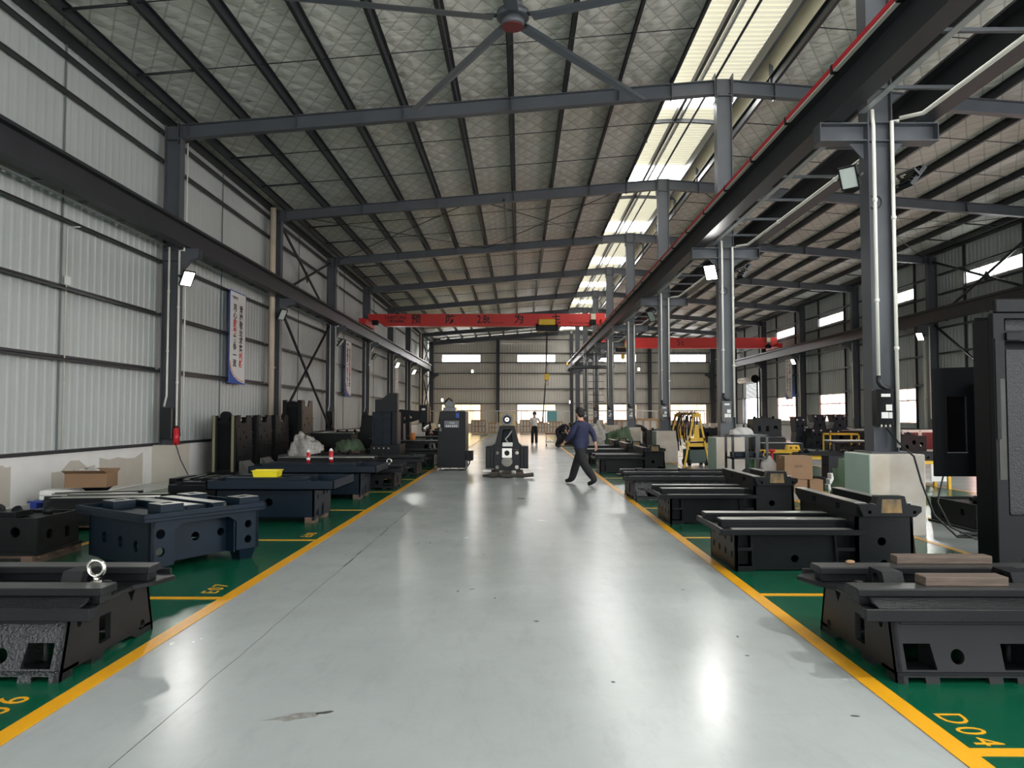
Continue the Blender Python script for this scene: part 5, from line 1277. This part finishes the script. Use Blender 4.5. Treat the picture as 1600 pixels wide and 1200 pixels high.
# ------------------------------------------------------------------ props, left side
def put(o, loc, rz=0): o.location = loc; o.rotation_euler = (0, 0, rz); return o
def carton(label, loc, rz, w, d, h, group=None, open_=False, lettering=False):
    t = thing('cardboard_box', label, 'box', loc, rz, group)
    b = MB(); b.box(-w / 2, w / 2, -d / 2, -d / 2 + .006, 0, h); b.box(-w / 2, w / 2, d / 2 - .006, d / 2, 0, h); b.box(-w / 2, -w / 2 + .006, -d / 2, d / 2, 0, h); b.box(w / 2 - .006, w / 2, -d / 2, d / 2, 0, h); b.box(-w / 2, w / 2, -d / 2, d / 2, 0, .006)
    b.build('carton', CARD, t, bevel=.003)
    for s in (-1, 1):
        if open_: MB().hexa([(-w / 2, s * d / 2, h - .004), (w / 2, s * d / 2, h - .004), (w / 2, s * (d / 2 + .12), h + .05), (-w / 2, s * (d / 2 + .12), h + .05), (-w / 2, s * d / 2, h), (w / 2, s * d / 2, h), (w / 2, s * (d / 2 + .12), h + .055), (-w / 2, s * (d / 2 + .12), h + .055)]).build('flap', CARD, t)
        else: MB().box(-w / 2, w / 2, min(0, s * d / 2) + .002, max(0, s * d / 2) - .002, h - .004, h + .002).build('flap', CARD, t)
    if not open_: MB().box(-w / 2 - .001, w / 2 + .001, -.025, .025, h - .06, h + .004).build('packing_tape', TAPE, t)
    if lettering:
        for k in range(2): MB().box(-w * .14, w * .14, -d / 2 - .002, -d / 2, h * .52 + .03 * k, h * .52 + .015 + .03 * k).build('printed_mark', PALLET, t)
    return t
# blue plastic pallet with a white case, cooker, cardboard box against the left wall
t = thing('plastic_pallet', 'blue plastic pallet on the floor at the left wall', 'pallet', (-7.62, 13.0, 0), .05)
for i in range(6): MB().box(-.55, .55, -.5 + .18 * i, -.38 + .18 * i, .09, .12).build('deck_board', BLUEP, t)
for x in (-.5, -.05, .4): MB().box(x, x + .1, -.5, .52, 0, .09).build('runner', BLUEP, t)
t = thing('white_case', 'white plastic case with round emblem on the blue pallet', 'case', (-7.75, 12.75, .12), .1); MB().box(-.26, .26, -.2, .2, 0, .17).build('case_body', PAPER, t, bevel=.02)
MB().cyl((.14, -.21, .09), (.14, -.2, .09), .045, 16).build('emblem', STEELD, t); MB().box(-.26, .26, -.205, .205, .085, .095).build('seam', GALV, t)
t = thing('box_stand', 'black tapering stand holding up the cardboard box', 'stand', (-7.25, 12.95, .12)); MB().frust((-.16, .16, -.12, .12), (-.1, .1, -.1, .1), 0, .1).frust((-.1, .1, -.1, .1), (-.2, .2, -.15, .15), .1, .2).build('stand_body', CASTK, t)
carton('crumpled brown cardboard box with rubbish on top, against the left wall', (-7.35, 12.95, .32), .12, .68, .45, .24, open_=True)
q = MB(); r = random.Random(9)
for i in range(7): q.ell((r.uniform(-.2, .2), r.uniform(-.1, .1), r.uniform(0, .06)), r.uniform(.04, .1), r.uniform(.04, .09), r.uniform(.03, .07), 8, 6)
o = put(q.build('plastic_wrap', FILM), (-7.4, 12.95, .56)); tag(o, 'crumpled clear plastic on top of the brown box at the left wall', 'wrapping')
MB().bm.free()
t = thing('fire_extinguisher', 'red fire extinguisher standing on the wall pier at left', 'fire extinguisher', (-7.98, 17.5, .862)); q = MB().cyl((0, 0, 0), (0, 0, .34), .07, 16); q.tube([(0, 0, .34), (0, 0, .38), (0, 0, .41)], .05, 12, [.07, .05, .025]); q.build('cylinder', REDCAN, t)
q = MB().box(-.02, .02, -.05, .06, .41, .44); q.build('valve', BLACK, t); MB().tube([(.02, 0, .42), (.08, 0, .38), (.09, 0, .2)], .012, 6).build('hose', BLACK, t)
o = MB().tube([(-7.9, 17.3, .9), (-7.6, 16.9, .55), (-7.2, 16.4, .25), (-6.8, 15.8, .02), (-6.2, 15.0, .02)], .012, 6).build('extension_cable', BLACK); tag(o, 'black cord running from the left wall pier to the floor', 'cord')
# yellow bin and cans
t = thing('plastic_bin', 'yellow plastic bin on the first navy tray machine base', 'bin', (-3.72, 11.15, .64), .05)
q = MB()
for (x0, x1, y0, y1) in ((-.19, .19, -.13, -.12), (-.19, .19, .12, .13), (-.19, -.18, -.13, .13), (.18, .19, -.13, .13)): q.frust((x0 * .92, x1 * .92, y0 * .92, y1 * .92), (x0, x1, y0, y1), 0, .095)
q.box(-.175, .175, -.12, .12, 0, .008); q.build('tub', YPLAST, t); MB().torus((0, 0, 0), (0, 0, 1), .01, .001, 4, 3).bm.free()
q = MB(); q.box(-.2, .2, -.14, -.125, .085, .097); q.box(-.2, .2, .125, .14, .085, .097); q.box(-.2, -.185, -.14, .14, .085, .097); q.box(.185, .2, -.14, .14, .085, .097); q.build('rim', YPLAST, t)
def can(label, loc, R=.035, H=.2, m=REDCAN):
    t = thing('spray_can', label, 'can', loc, 0, 'red spray cans'); MB().cyl((0, 0, 0), (0, 0, H), R, 14).build('can_body', m, t); MB().tube([(0, 0, H), (0, 0, H + .02), (0, 0, H + .05)], R, 14, [R, R * .8, R * .4]).build('cap', PAPER, t); MB().cyl((0, 0, .06), (0, 0, .1), R * 1.01, 14).build('label_band', PAPER, t); return t
can('red spray can on the second navy tray base, left of the wrapped heap', (-4.0, 14.3, .64)); can('red spray can on the second navy tray base, right of the wrapped heap', (-3.62, 14.5, .64), .04, .22)
for i in range(5):
    r = random.Random(i); q = MB().cyl((0, 0, 0), (0, 0, .04 + .02 * (i % 3)), .02 + .006 * (i % 2), 6); q.cyl((0, 0, .04), (0, 0, .075), .012, 8)
    o = put(q.build('steel_bolt', IRON), (-3.3 + .12 * i, 11.0 + .05 * (i % 2), .62 if i > 9 else .51)); tag(o, ORD[i] + ' steel bolt from the left, standing in the tray behind the yellow bin', 'bolt', 'bolts in the navy tray')
def heap(name, label, cat, loc, rx, ry, rz_h, m, seed=1, n=22):
    r = random.Random(seed); q = MB(); q.ell((0, 0, 0), rx, ry, rz_h, 44, 26)
    for v_ in q.bm.verts:
        c_ = v_.co; k = 1 + .16 * math.sin(c_.x * 9 + seed) * math.cos(c_.y * 8) + .14 * abs(math.sin(c_.x * 17 + c_.z * 11 + seed)) - .1 * abs(math.sin(c_.y * 19 - c_.z * 15)) + r.uniform(-.035, .035); v_.co *= k; v_.co.z = max(v_.co.z, 0)
    o = put(q.build(name, m, smooth=False), loc); return tag(o, label, cat)
heap('wrapped_bundle', 'heap of parts wrapped in crumpled clear film, before the left wall brace', 'bundle', (-6.25, 22.0, .32), .5, .45, .62, FILM, 3)
MB().bm.free()
o = put(MB().frust((-.6, .6, -.5, .5), (-.55, .55, -.45, .45), 0, .33).build('bundle_stand', CASTK), (-6.25, 22.0, 0)); tag(o, 'black block under the film-wrapped heap on the left', 'block')
heap('green_bag', 'green cloth bag lying right of the film-wrapped heap', 'bag', (-5.1, 22.7, .5), .38, .35, .35, TARP, 5)
o = put(MB().frust((-.4, .4, -.4, .4), (-.38, .38, -.38, .38), 0, .5).build('timber_crate', PALLET), (-5.1, 22.7, 0)); tag(o, 'wooden crate under the green bag on the left', 'crate')
o = put(MB().tube([(0, 0, 0), (0, 0, .24)], .09, 14, [.085, .1]).build('plastic_bucket', mat('amber_plastic', (206, 130, 66), .4)), (-3.55, 25.1, .73)); tag(o, 'amber plastic tub on the milling table in the left row', 'tub')

# ------------------------------------------------------------------ props, right side
t = thing('hose_frame', 'yellow steel A-frame stand hung with black hoses, between the central columns', 'stand', (5.25, 23.8, 0))
for y in (-1.3, 1.3):
    for s in (-1, 1): MB().bar((s * .08, y, 1.55), (s * .38, y, 0), .05, .05, up=(0, 1, 0)).build('leg', YELLOW, t)
    q = MB().box(-.24, .24, y - .025, y + .025, .78, .88); q.build('cross_plate', YELLOW, t); MB().plate((0, y - .01, .85), (1, 0, 0), (0, 0, 1), (0, 1, 0), .02, [(-.09, 0), (.09, 0), (.05, .42), (-.05, .42)]).build('web_plate', YELLOW, t)
    MB().box(-.12, .12, y - .06, y + .06, 1.5, 1.6).build('head_plate', YELLOW, t)
MB().box(-.05, .05, -1.4, 1.4, 1.56, 1.64).build('top_beam', YELLOW, t); MB().box(-.3, .42, -1.25, -1.15, .62, .72).build('shelf_bar', YELLOW, t)
for i in range(8):
    r = random.Random(i); y = -1.1 + .3 * i; x = r.uniform(-.25, -.1); zb = r.uniform(.4, .8)
    MB().tube([(.05, y, .9), (.06, y, 1.5), (0, y, 1.68), (x * .8, y + .05, 1.5), (x * 1.3, y + .1, 1.1), (x, y + .12, zb)], .02, 7).build('hanging_hose', BLACK, t)
t = thing('engine_unit', 'dark green pump unit with small wheels standing under the yellow frame', 'pump', (5.45, 23.6, 0), .2)
q = MB().box(-.3, .3, -.25, .25, .08, .5); q.build('unit_body', mat('machine_green', (52, 76, 70), .45), t, bevel=.02); MB().cyl((-.2, -.1, .62), (.25, -.1, .62), .12, 14).build('motor', CASTK, t)
for s in (-1, 1):
    for y in (-.2, .2): MB().cyl((s * .28 - .03, y, .1), (s * .28 + .03, y, .1), .1, 14).build('wheel', BLACK, t)
t = thing('rack', 'black steel shelf rack in front of the second central column', 'rack', (4.86, 16.3, 0))
for x in (-.38, .34):
    for y in (-.28, .26): MB().box(x, x + .045, y, y + .045, 0, 1.12).build('post', SCREEN, t)
for x in (-.1, .12): MB().box(x, x + .07, -.27, -.24, .1, 1.1).build('post', SCREEN, t)
for z in (.2, .62, 1.1): MB().box(-.38, .385, -.28, .305, z, z + .035).build('shelf', SCREEN, t)
q = MB().box(-.3, .3, -.2, .2, .66, .76); q.build('parts_tray', CASTN, t, bevel=.01)
heap('plastic_bag', 'white crumpled plastic bag on top of the black rack', 'bag', (4.72, 16.25, 1.135), .26, .2, .14, SHADE, 7)
heap('cloth_bundle', 'brown cloth bundle on the lowest shelf of the black rack', 'cloth', (4.95, 16.25, .235), .28, .2, .16, mat('brown_cloth', (92, 72, 62), .8), 8)
carton('large brown carton with faint lettering, highest of the boxes beside the central footing', (5.68, 15.75, .24), .04, .58, .45, .47, 'cartons by the central row', lettering=True)
carton('small brown carton under the large one, left of the pair', (5.7, 15.6, 0), 0, .27, .3, .235, 'cartons by the central row'); carton('small brown carton under the large one, right of the pair', (6.02, 15.6, 0), 0, .27, .3, .235, 'cartons by the central row')
carton('brown carton half hidden behind the small pair', (5.55, 15.95, 0), 0, .3, .3, .238, 'cartons by the central row')
heap('plastic_bag', 'white knotted plastic bag left of the large carton', 'bag', (5.28, 16.1, .3), .18, .16, .34, SHADE, 2); carton('low open carton under the white knotted bag', (5.28, 16.1, 0), 0, .42, .36, .3, 'cartons by the central row')
for i in range(3):
    o = put(MB().box(-.1, .1, -.1, .1, 0, .11).build('white_packet', PAPER, bevel=.01), (6.5 + .03 * i, 15.9, .112 * i)); tag(o, ('lowest', 'middle', 'topmost')[i] + ' white packet of the stack right of the cartons', 'packet', 'white packets')
for i in range(4):
    q = MB()
    for k in range(4): q.torus((0, 0, .02 + .03 * k), (0, 0, 1), .1, .018, 18, 6)
    o = put(q.build('wire_coil', CASTK), (6.22 + .05 * (i % 2), 15.9 + .24 * (i // 2), .13 * (i % 2) + .0)); tag(o, ('lower front', 'upper front', 'lower rear', 'upper rear')[i] + ' black coil beside the white packets', 'coil', 'black coils')
def table(label, loc, rz, w, d, h, m=YELLOW, topm=None, cat='workbench'):
    t = thing('work_stand', label, cat, loc, rz)
    for x in (-w / 2, w / 2 - .06):
        for y in (-d / 2, d / 2 - .06): MB().box(x, x + .06, y, y + .06, 0, h - .05).build('leg', m, t)
    q = MB().box(-w / 2, w / 2, -d / 2, -d / 2 + .05, h - .1, h - .03); q.box(-w / 2, w / 2, d / 2 - .05, d / 2, h - .1, h - .03); q.box(-w / 2, -w / 2 + .05, -d / 2, d / 2, h - .1, h - .03); q.box(w / 2 - .05, w / 2, -d / 2, d / 2, h - .1, h - .03); q.build('top_frame', m, t)
    if topm: MB().box(-w / 2 - .03, w / 2 + .03, -d / 2 - .03, d / 2 + .03, h - .03, h).build('table_top', topm, t)
    return t
table('yellow steel work stand behind the black rack, left one of two', (7.55, 22.3, 0), 0, 1.1, .7, .56); table('yellow steel work stand carrying a long dark plate, behind the large carton', (8.0, 20.2, 0), 0, 1.2, .8, .5)
casting('dark_plate', 'long dark machine plate lying on the yellow stand', 'machine part', (8.05, 20.1, .5), 0, (1.5, .5, .07), CASTK, 2, None, top='bosses')
o = put(MB().plate((-.2, -.1, 0), (1, 0, 0), (0, 0, 1), (0, 1, 0), .2, [(0, 0), (.4, 0), (.36, .15), (.04, .15)], [('c', .12, .07, .035), ('c', .28, .07, .035)]).build('yellow_block', YELLOW), (8.0, 22.3, .53)); tag(o, 'small yellow bored block on the left yellow stand', 'block')
casting('bored_head', 'grey casting with two rows of round holes, beside the green tarpaulin', 'machine casting', (7.05, 17.0, 0), 0, (.46, .4, .56), CAST, 4, True, top='none')
heap('tarpaulin_bundle', 'green tarpaulin bundle left of the near white footing', 'tarpaulin', (5.55, 12.4, 0), .42, .45, .95, TARP, 11)
heap('tarpaulin_heap', 'rounded green tarpaulin heap on the right, before the white footings', 'tarpaulin', (4.05, 30.6, 0), .62, .6, .98, TARP, 12)
heap('wrapped_parts', 'pile of film-wrapped parts behind the walking man', 'bundle', (3.3, 33.0, 0), .7, .6, 1.1, FILM, 13)
casting('low_drive', 'grey gearbox casting between the footings at right of centre', 'machine casting', (5.9, 31.5, 0), 0, (1.1, .8, .95), CAST, 3, None, top='bosses')
casting('gearbox', 'dark flanged gearbox on a stand, right of the black rack', 'machine casting', (8.95, 27.8, 0), 0, (1.25, 1.0, .72), CASTB, 3, None, top='ribs'); casting('gearbox', 'dark gearbox head bolted on the flanged stand, right of the black rack', 'machine casting', (8.95, 27.8, .78), 0, (1.0, .8, .65), CASTB, 3, None, top='bosses')
casting('black_saddle', 'black saddle casting below the gearbox stand, right bay', 'machine casting', (8.6, 25.2, 0), 0, (1.3, .9, .6), CAST, 3, None, top='ribs')
def mini_upright(label, X, Y, w, h, lift=0):
    t = thing('upright_casting', label, 'column casting', (X, Y, lift), 0, 'castings in the right bay')
    b = MB().plate((-w / 2, 0, 0), (1, 0, 0), (0, 0, 1), (0, 1, 0), .7, [(0, 0), (w, 0), (w * .86, h * .5), (w, h), (0, h), (w * .14, h * .5)], [('c', w * .3, h * .7, .05), ('c', w * .7, h * .7, .05), ('c', w * .5, h * .3, .07)]); b.build('body', CASTN, t, bevel=.01)
    MB().box(-w / 2 - .06, w / 2 + .06, -.06, .76, 0, .06).build('foot_flange', CASTN, t); MB().box(-w / 2 - .03, w / 2 + .03, -.04, .74, h - .05, h).build('top_flange', CASTN, t); MB().cyl((-w * .3, -.03, h * .9), (-w * .3, 0, h * .9), .04, 10).build('bolt_head', IRON, t); MB().cyl((w * .3, -.03, h * .9), (w * .3, 0, h * .9), .04, 10).build('bolt_head', IRON, t)
    return t
casting('plinth_casting', 'long dark bed under the two waisted castings in the right bay', 'machine casting', (15.6, 38.4, 0), 0, (3.2, 1.3, .75), CASTK, 4, None, top='ribs')
mini_upright('waisted navy casting before the window, left one of two', 15.1, 38.2, .75, .78, .82); mini_upright('waisted navy casting before the window, right one of two', 16.1, 38.2, .75, .8, .82)
mini_upright('tall slim navy casting beside a column, left of the waisted pair', 13.3, 36.0, .5, 1.5, 0); mini_upright('leaning dark casting at the foot of the slim navy one', 13.9, 35.5, .6, .95, 0); mini_upright('second dark casting right of the leaning one', 14.7, 35.5, .6, .9, 0)
table('pale topped steel table in the right bay, before the dark castings', (13.3, 31.0, 0), 0, 1.4, .9, .55, STEELD, PAPER, 'table'); table('yellow stand in the right bay, behind the pale table', (14.2, 33.6, 0), 0, 1.3, .8, .8)
casting('small_parts', 'rows of small dark parts under the pale table in the right bay', 'machine casting', (13.4, 31.0, 0), 0, (1.2, .7, .3), CASTK, 3, None, top='teeth', lift=0)
for i, (x, y) in enumerate(((16.2, 31.8), (17.0, 31.9), (16.8, 28.6))):
    t = thing('tool_cabinet', ('maroon cabinet left of the near column, farther one', 'maroon cabinet seen just right of the near column base', 'maroon and white cabinet beside the enclosure door')[i], 'cabinet', (x, y, 0), 0, 'maroon cabinets'); MB().box(-.35, .35, -.3, .3, .05, .95).build('body', PAPER, t, bevel=.01); MB().box(-.3, .3, -.32, -.3, .15, .85).build('door', MAROON, t, bevel=.005); MB().box(-.34, .34, -.29, .29, 0, .05).build('plinth', CASTK, t)
casting('head_casting', 'large dark head casting on a bench between the column and the enclosure door', 'machine casting', (9.6, 19.0, .62), .35, (.8, .6, .42), CASTK, 3, None, top='bosses'); table('steel bench under the dark head casting, right of the near column', (9.6, 19.0, 0), 0, 1.3, .9, .62, STEELD, PAPER)
table('yellow steel stand right of the near white footing', (8.75, 16.3, 0), 0, .6, .6, .62); casting('dark_housing', 'black housing with bolts on top of the yellow stand by the footing', 'machine part', (8.75, 16.3, .6), 0, (.7, .5, .16), CASTK, 2, None, top='none')
o = put(MB().box(-.16, .16, -.01, .01, 0, .36).build('notice_sheet', PAPER), (8.78, 15.98, .16)); tag(o, 'white notice sheet hung on the front of the yellow stand', 'notice')
t = thing('barrier_post', 'pink-red post with round head, right of the black rack', 'post', (6.9, 20.8, 0)); MB().cyl((0, 0, .03), (0, 0, .55), .035, 10).build('stem', REDCAN, t); MB().ell((0, 0, .58), .1, .1, .05).build('cap', REDCAN, t); MB().cyl((0, 0, 0), (0, 0, .03), .12, 14).build('foot', REDCAN, t)
# cables from the near control box down to the floor
o = MB().tube([(4.77, 9.9, 1.38), (4.83, 9.72, 1.2), (4.97, 9.6, 1.02), (5.03, 9.55, .7), (5.15, 9.5, .3), (5.4, 9.45, .04), (5.9, 9.4, .02), (6.4, 9.6, .02)], .013, 7).build('power_cable', BLACK); tag(o, 'black cable hanging from the near control box across the white footing', 'cable')
o = MB().tube([(5.6, 9.85, 1.0), (5.38, 9.7, .75), (5.25, 9.6, .45), (5.35, 9.5, .15), (5.6, 9.4, .02), (6.0, 9.6, .02), (5.7, 9.9, .02), (6.3, 9.9, .02), (6.5, 9.5, .02)], .011, 7).build('power_cable', BLACK); tag(o, 'second black cable curving to the floor right of the near footing', 'cable')
o = MB().tube([(5.5, 9.6, .02), (5.9, 9.75, .03), (6.3, 9.65, .02), (6.1, 9.5, .035), (5.7, 9.55, .02), (6.0, 9.85, .02), (6.6, 9.8, .02)], .02, 7).build('cable_coil', BLACK); tag(o, 'tangled black cable coil on the floor right of the near footing', 'cable')

# ------------------------------------------------------------------ back of the hall: rail, crates, furniture
def crate(label, x, y, w, h, m=WOODL):
    t = thing('wooden_crate', label, 'crate', (x, y, 0), 0, 'wooden crates along the end wall')
    MB().box(-w / 2 + .03, w / 2 - .03, -.4, .4, .08, h - .04).build('inner_box', PAPER, t)
    n = 5
    for i in range(n): MB().box(-w / 2 + (w - .1) * i / (n - 1), -w / 2 + (w - .1) * i / (n - 1) + .1, -.45, -.41, .05, h).build('slat', m, t)
    for z in (.05, h * .5, h - .1): MB().box(-w / 2, w / 2, -.47, -.45, z, z + .09).build('batten', m, t)
    MB().box(-w / 2, w / 2, -.45, .45, h - .03, h).build('lid', m, t)
    return t
POS = [(-6.6, 1.3), (-5.2, 1.2), (-3.6, 1.3), (-2.2, 1.1), (-.8, 1.2), (.6, 1.2), (1.9, 1.1), (3.2, 1.2), (6.6, 1.4), (8.2, 1.3), (9.8, 1.4), (11.6, 1.4), (13.4, 1.3), (15.2, 1.5)]
for i, (x, w) in enumerate(POS):
    o = 'th'; crate('pale slatted wooden crate by the end wall, %s from the left' % (ORD + ['eleventh', 'twelfth', 'thirteenth', 'fourteenth'])[i], x, 66.5 + .5 * (i % 2), w, .95 + .12 * (i % 3), WOODL)
for i, (x, z, w, y) in enumerate(((8.4, 1.1, 1.0, 57), (10.3, .0, 1.5, 56), (12.0, .0, 1.3, 57), (6.3, .0, 1.4, 47), (7.0, 0, 1.6, 41))):
    crate(('light wooden crate behind the yellow frame', 'broad pale crate in the right bay before the end wall', 'second pale crate in the right bay before the end wall', 'wooden crate seen past the second central column', 'wooden crate behind the yellow hose frame legs')[i], x, y, w, 1.0 + .1 * i)
def hrail(label, x0, x1, y):
    t = thing('guard_rail', label, 'railing', ((x0 + x1) / 2, y, 0), 0, 'white rails before the end wall'); w = (x1 - x0) / 2
    MB().cyl((-w, 0, 1.95), (w, 0, 1.95), .035, 8).build('top_rail', PVC, t)
    n = int((x1 - x0) / 2.4) + 1
    for i in range(n + 1): MB().cyl((-w + 2 * w * i / n, 0, 0), (-w + 2 * w * i / n, 0, 1.95), .03, 8).build('post', PVC, t)
hrail('white pipe rail before the end wall of the left bay', -8.0, 4.2, 63.6); hrail('white pipe rail before the end wall of the right bay', 5.4, 15.5, 63.6)
o = put(MB().box(-.45, .45, -.02, .02, 0, 1.1).build('teal_curtain', TEALC), (3.0, YE - .25, .9)); tag(o, 'teal panel hung in the right part of the end window', 'curtain')
for i, (x, y, w, d, h) in enumerate(((2.9, 40.5, 1.6, 1.0, .6), (3.0, 44, 1.6, 1.0, .7), (-3.6, 36, 1.4, 1.0, .8), (-4.2, 41, 1.5, 1.0, .7), (3.1, 48, 1.4, 1, .7), (-4.5, 47, 1.5, 1, .75), (6.5, 36, 1.2, .9, .8), (11.2, 44, 1.5, 1, .8), (9.2, 49, 1.6, 1, .9), (-6.6, 29.5, 1.6, 1, .9), (-6.5, 34.5, 1.4, 1, 1.0))):
    casting('machine_part', 'dark casting far down the hall, ' + ('right of the aisle beyond the bending worker', 'right of the aisle, second beyond the bending worker', 'left of the aisle beyond the enclosure', 'left of the aisle, farther of two', 'right of the aisle, near the end wall', 'left of the aisle, near the end wall', 'right bay behind the central row', 'middle of the right bay', 'right bay near the crates', 'by the left wall behind the brace', 'by the left wall, farthest')[i], 'machine casting', (x, y, 0), 0, (w, d, h), CASTK, 3, None, top=('ribs', 'bosses')[i % 2], group='castings far down the hall')
t = thing('tool_trolley', 'small white two-wheeled tool trolley beside the bending worker', 'trolley', (1.62, 38.6, 0)); MB().box(-.3, .3, -.25, .25, .18, .24).build('lower_shelf', PAPER, t); MB().box(-.3, .3, -.25, .25, .6, .66).build('upper_shelf', MAROON, t)
for x in (-.28, .25):
    for y in (-.23, .2): MB().box(x, x + .03, y, y + .03, .08, .66).build('post', PVC, t); MB().cyl((x, y, .06), (x + .04, y, .06), .06, 10).build('castor', BLACK, t)
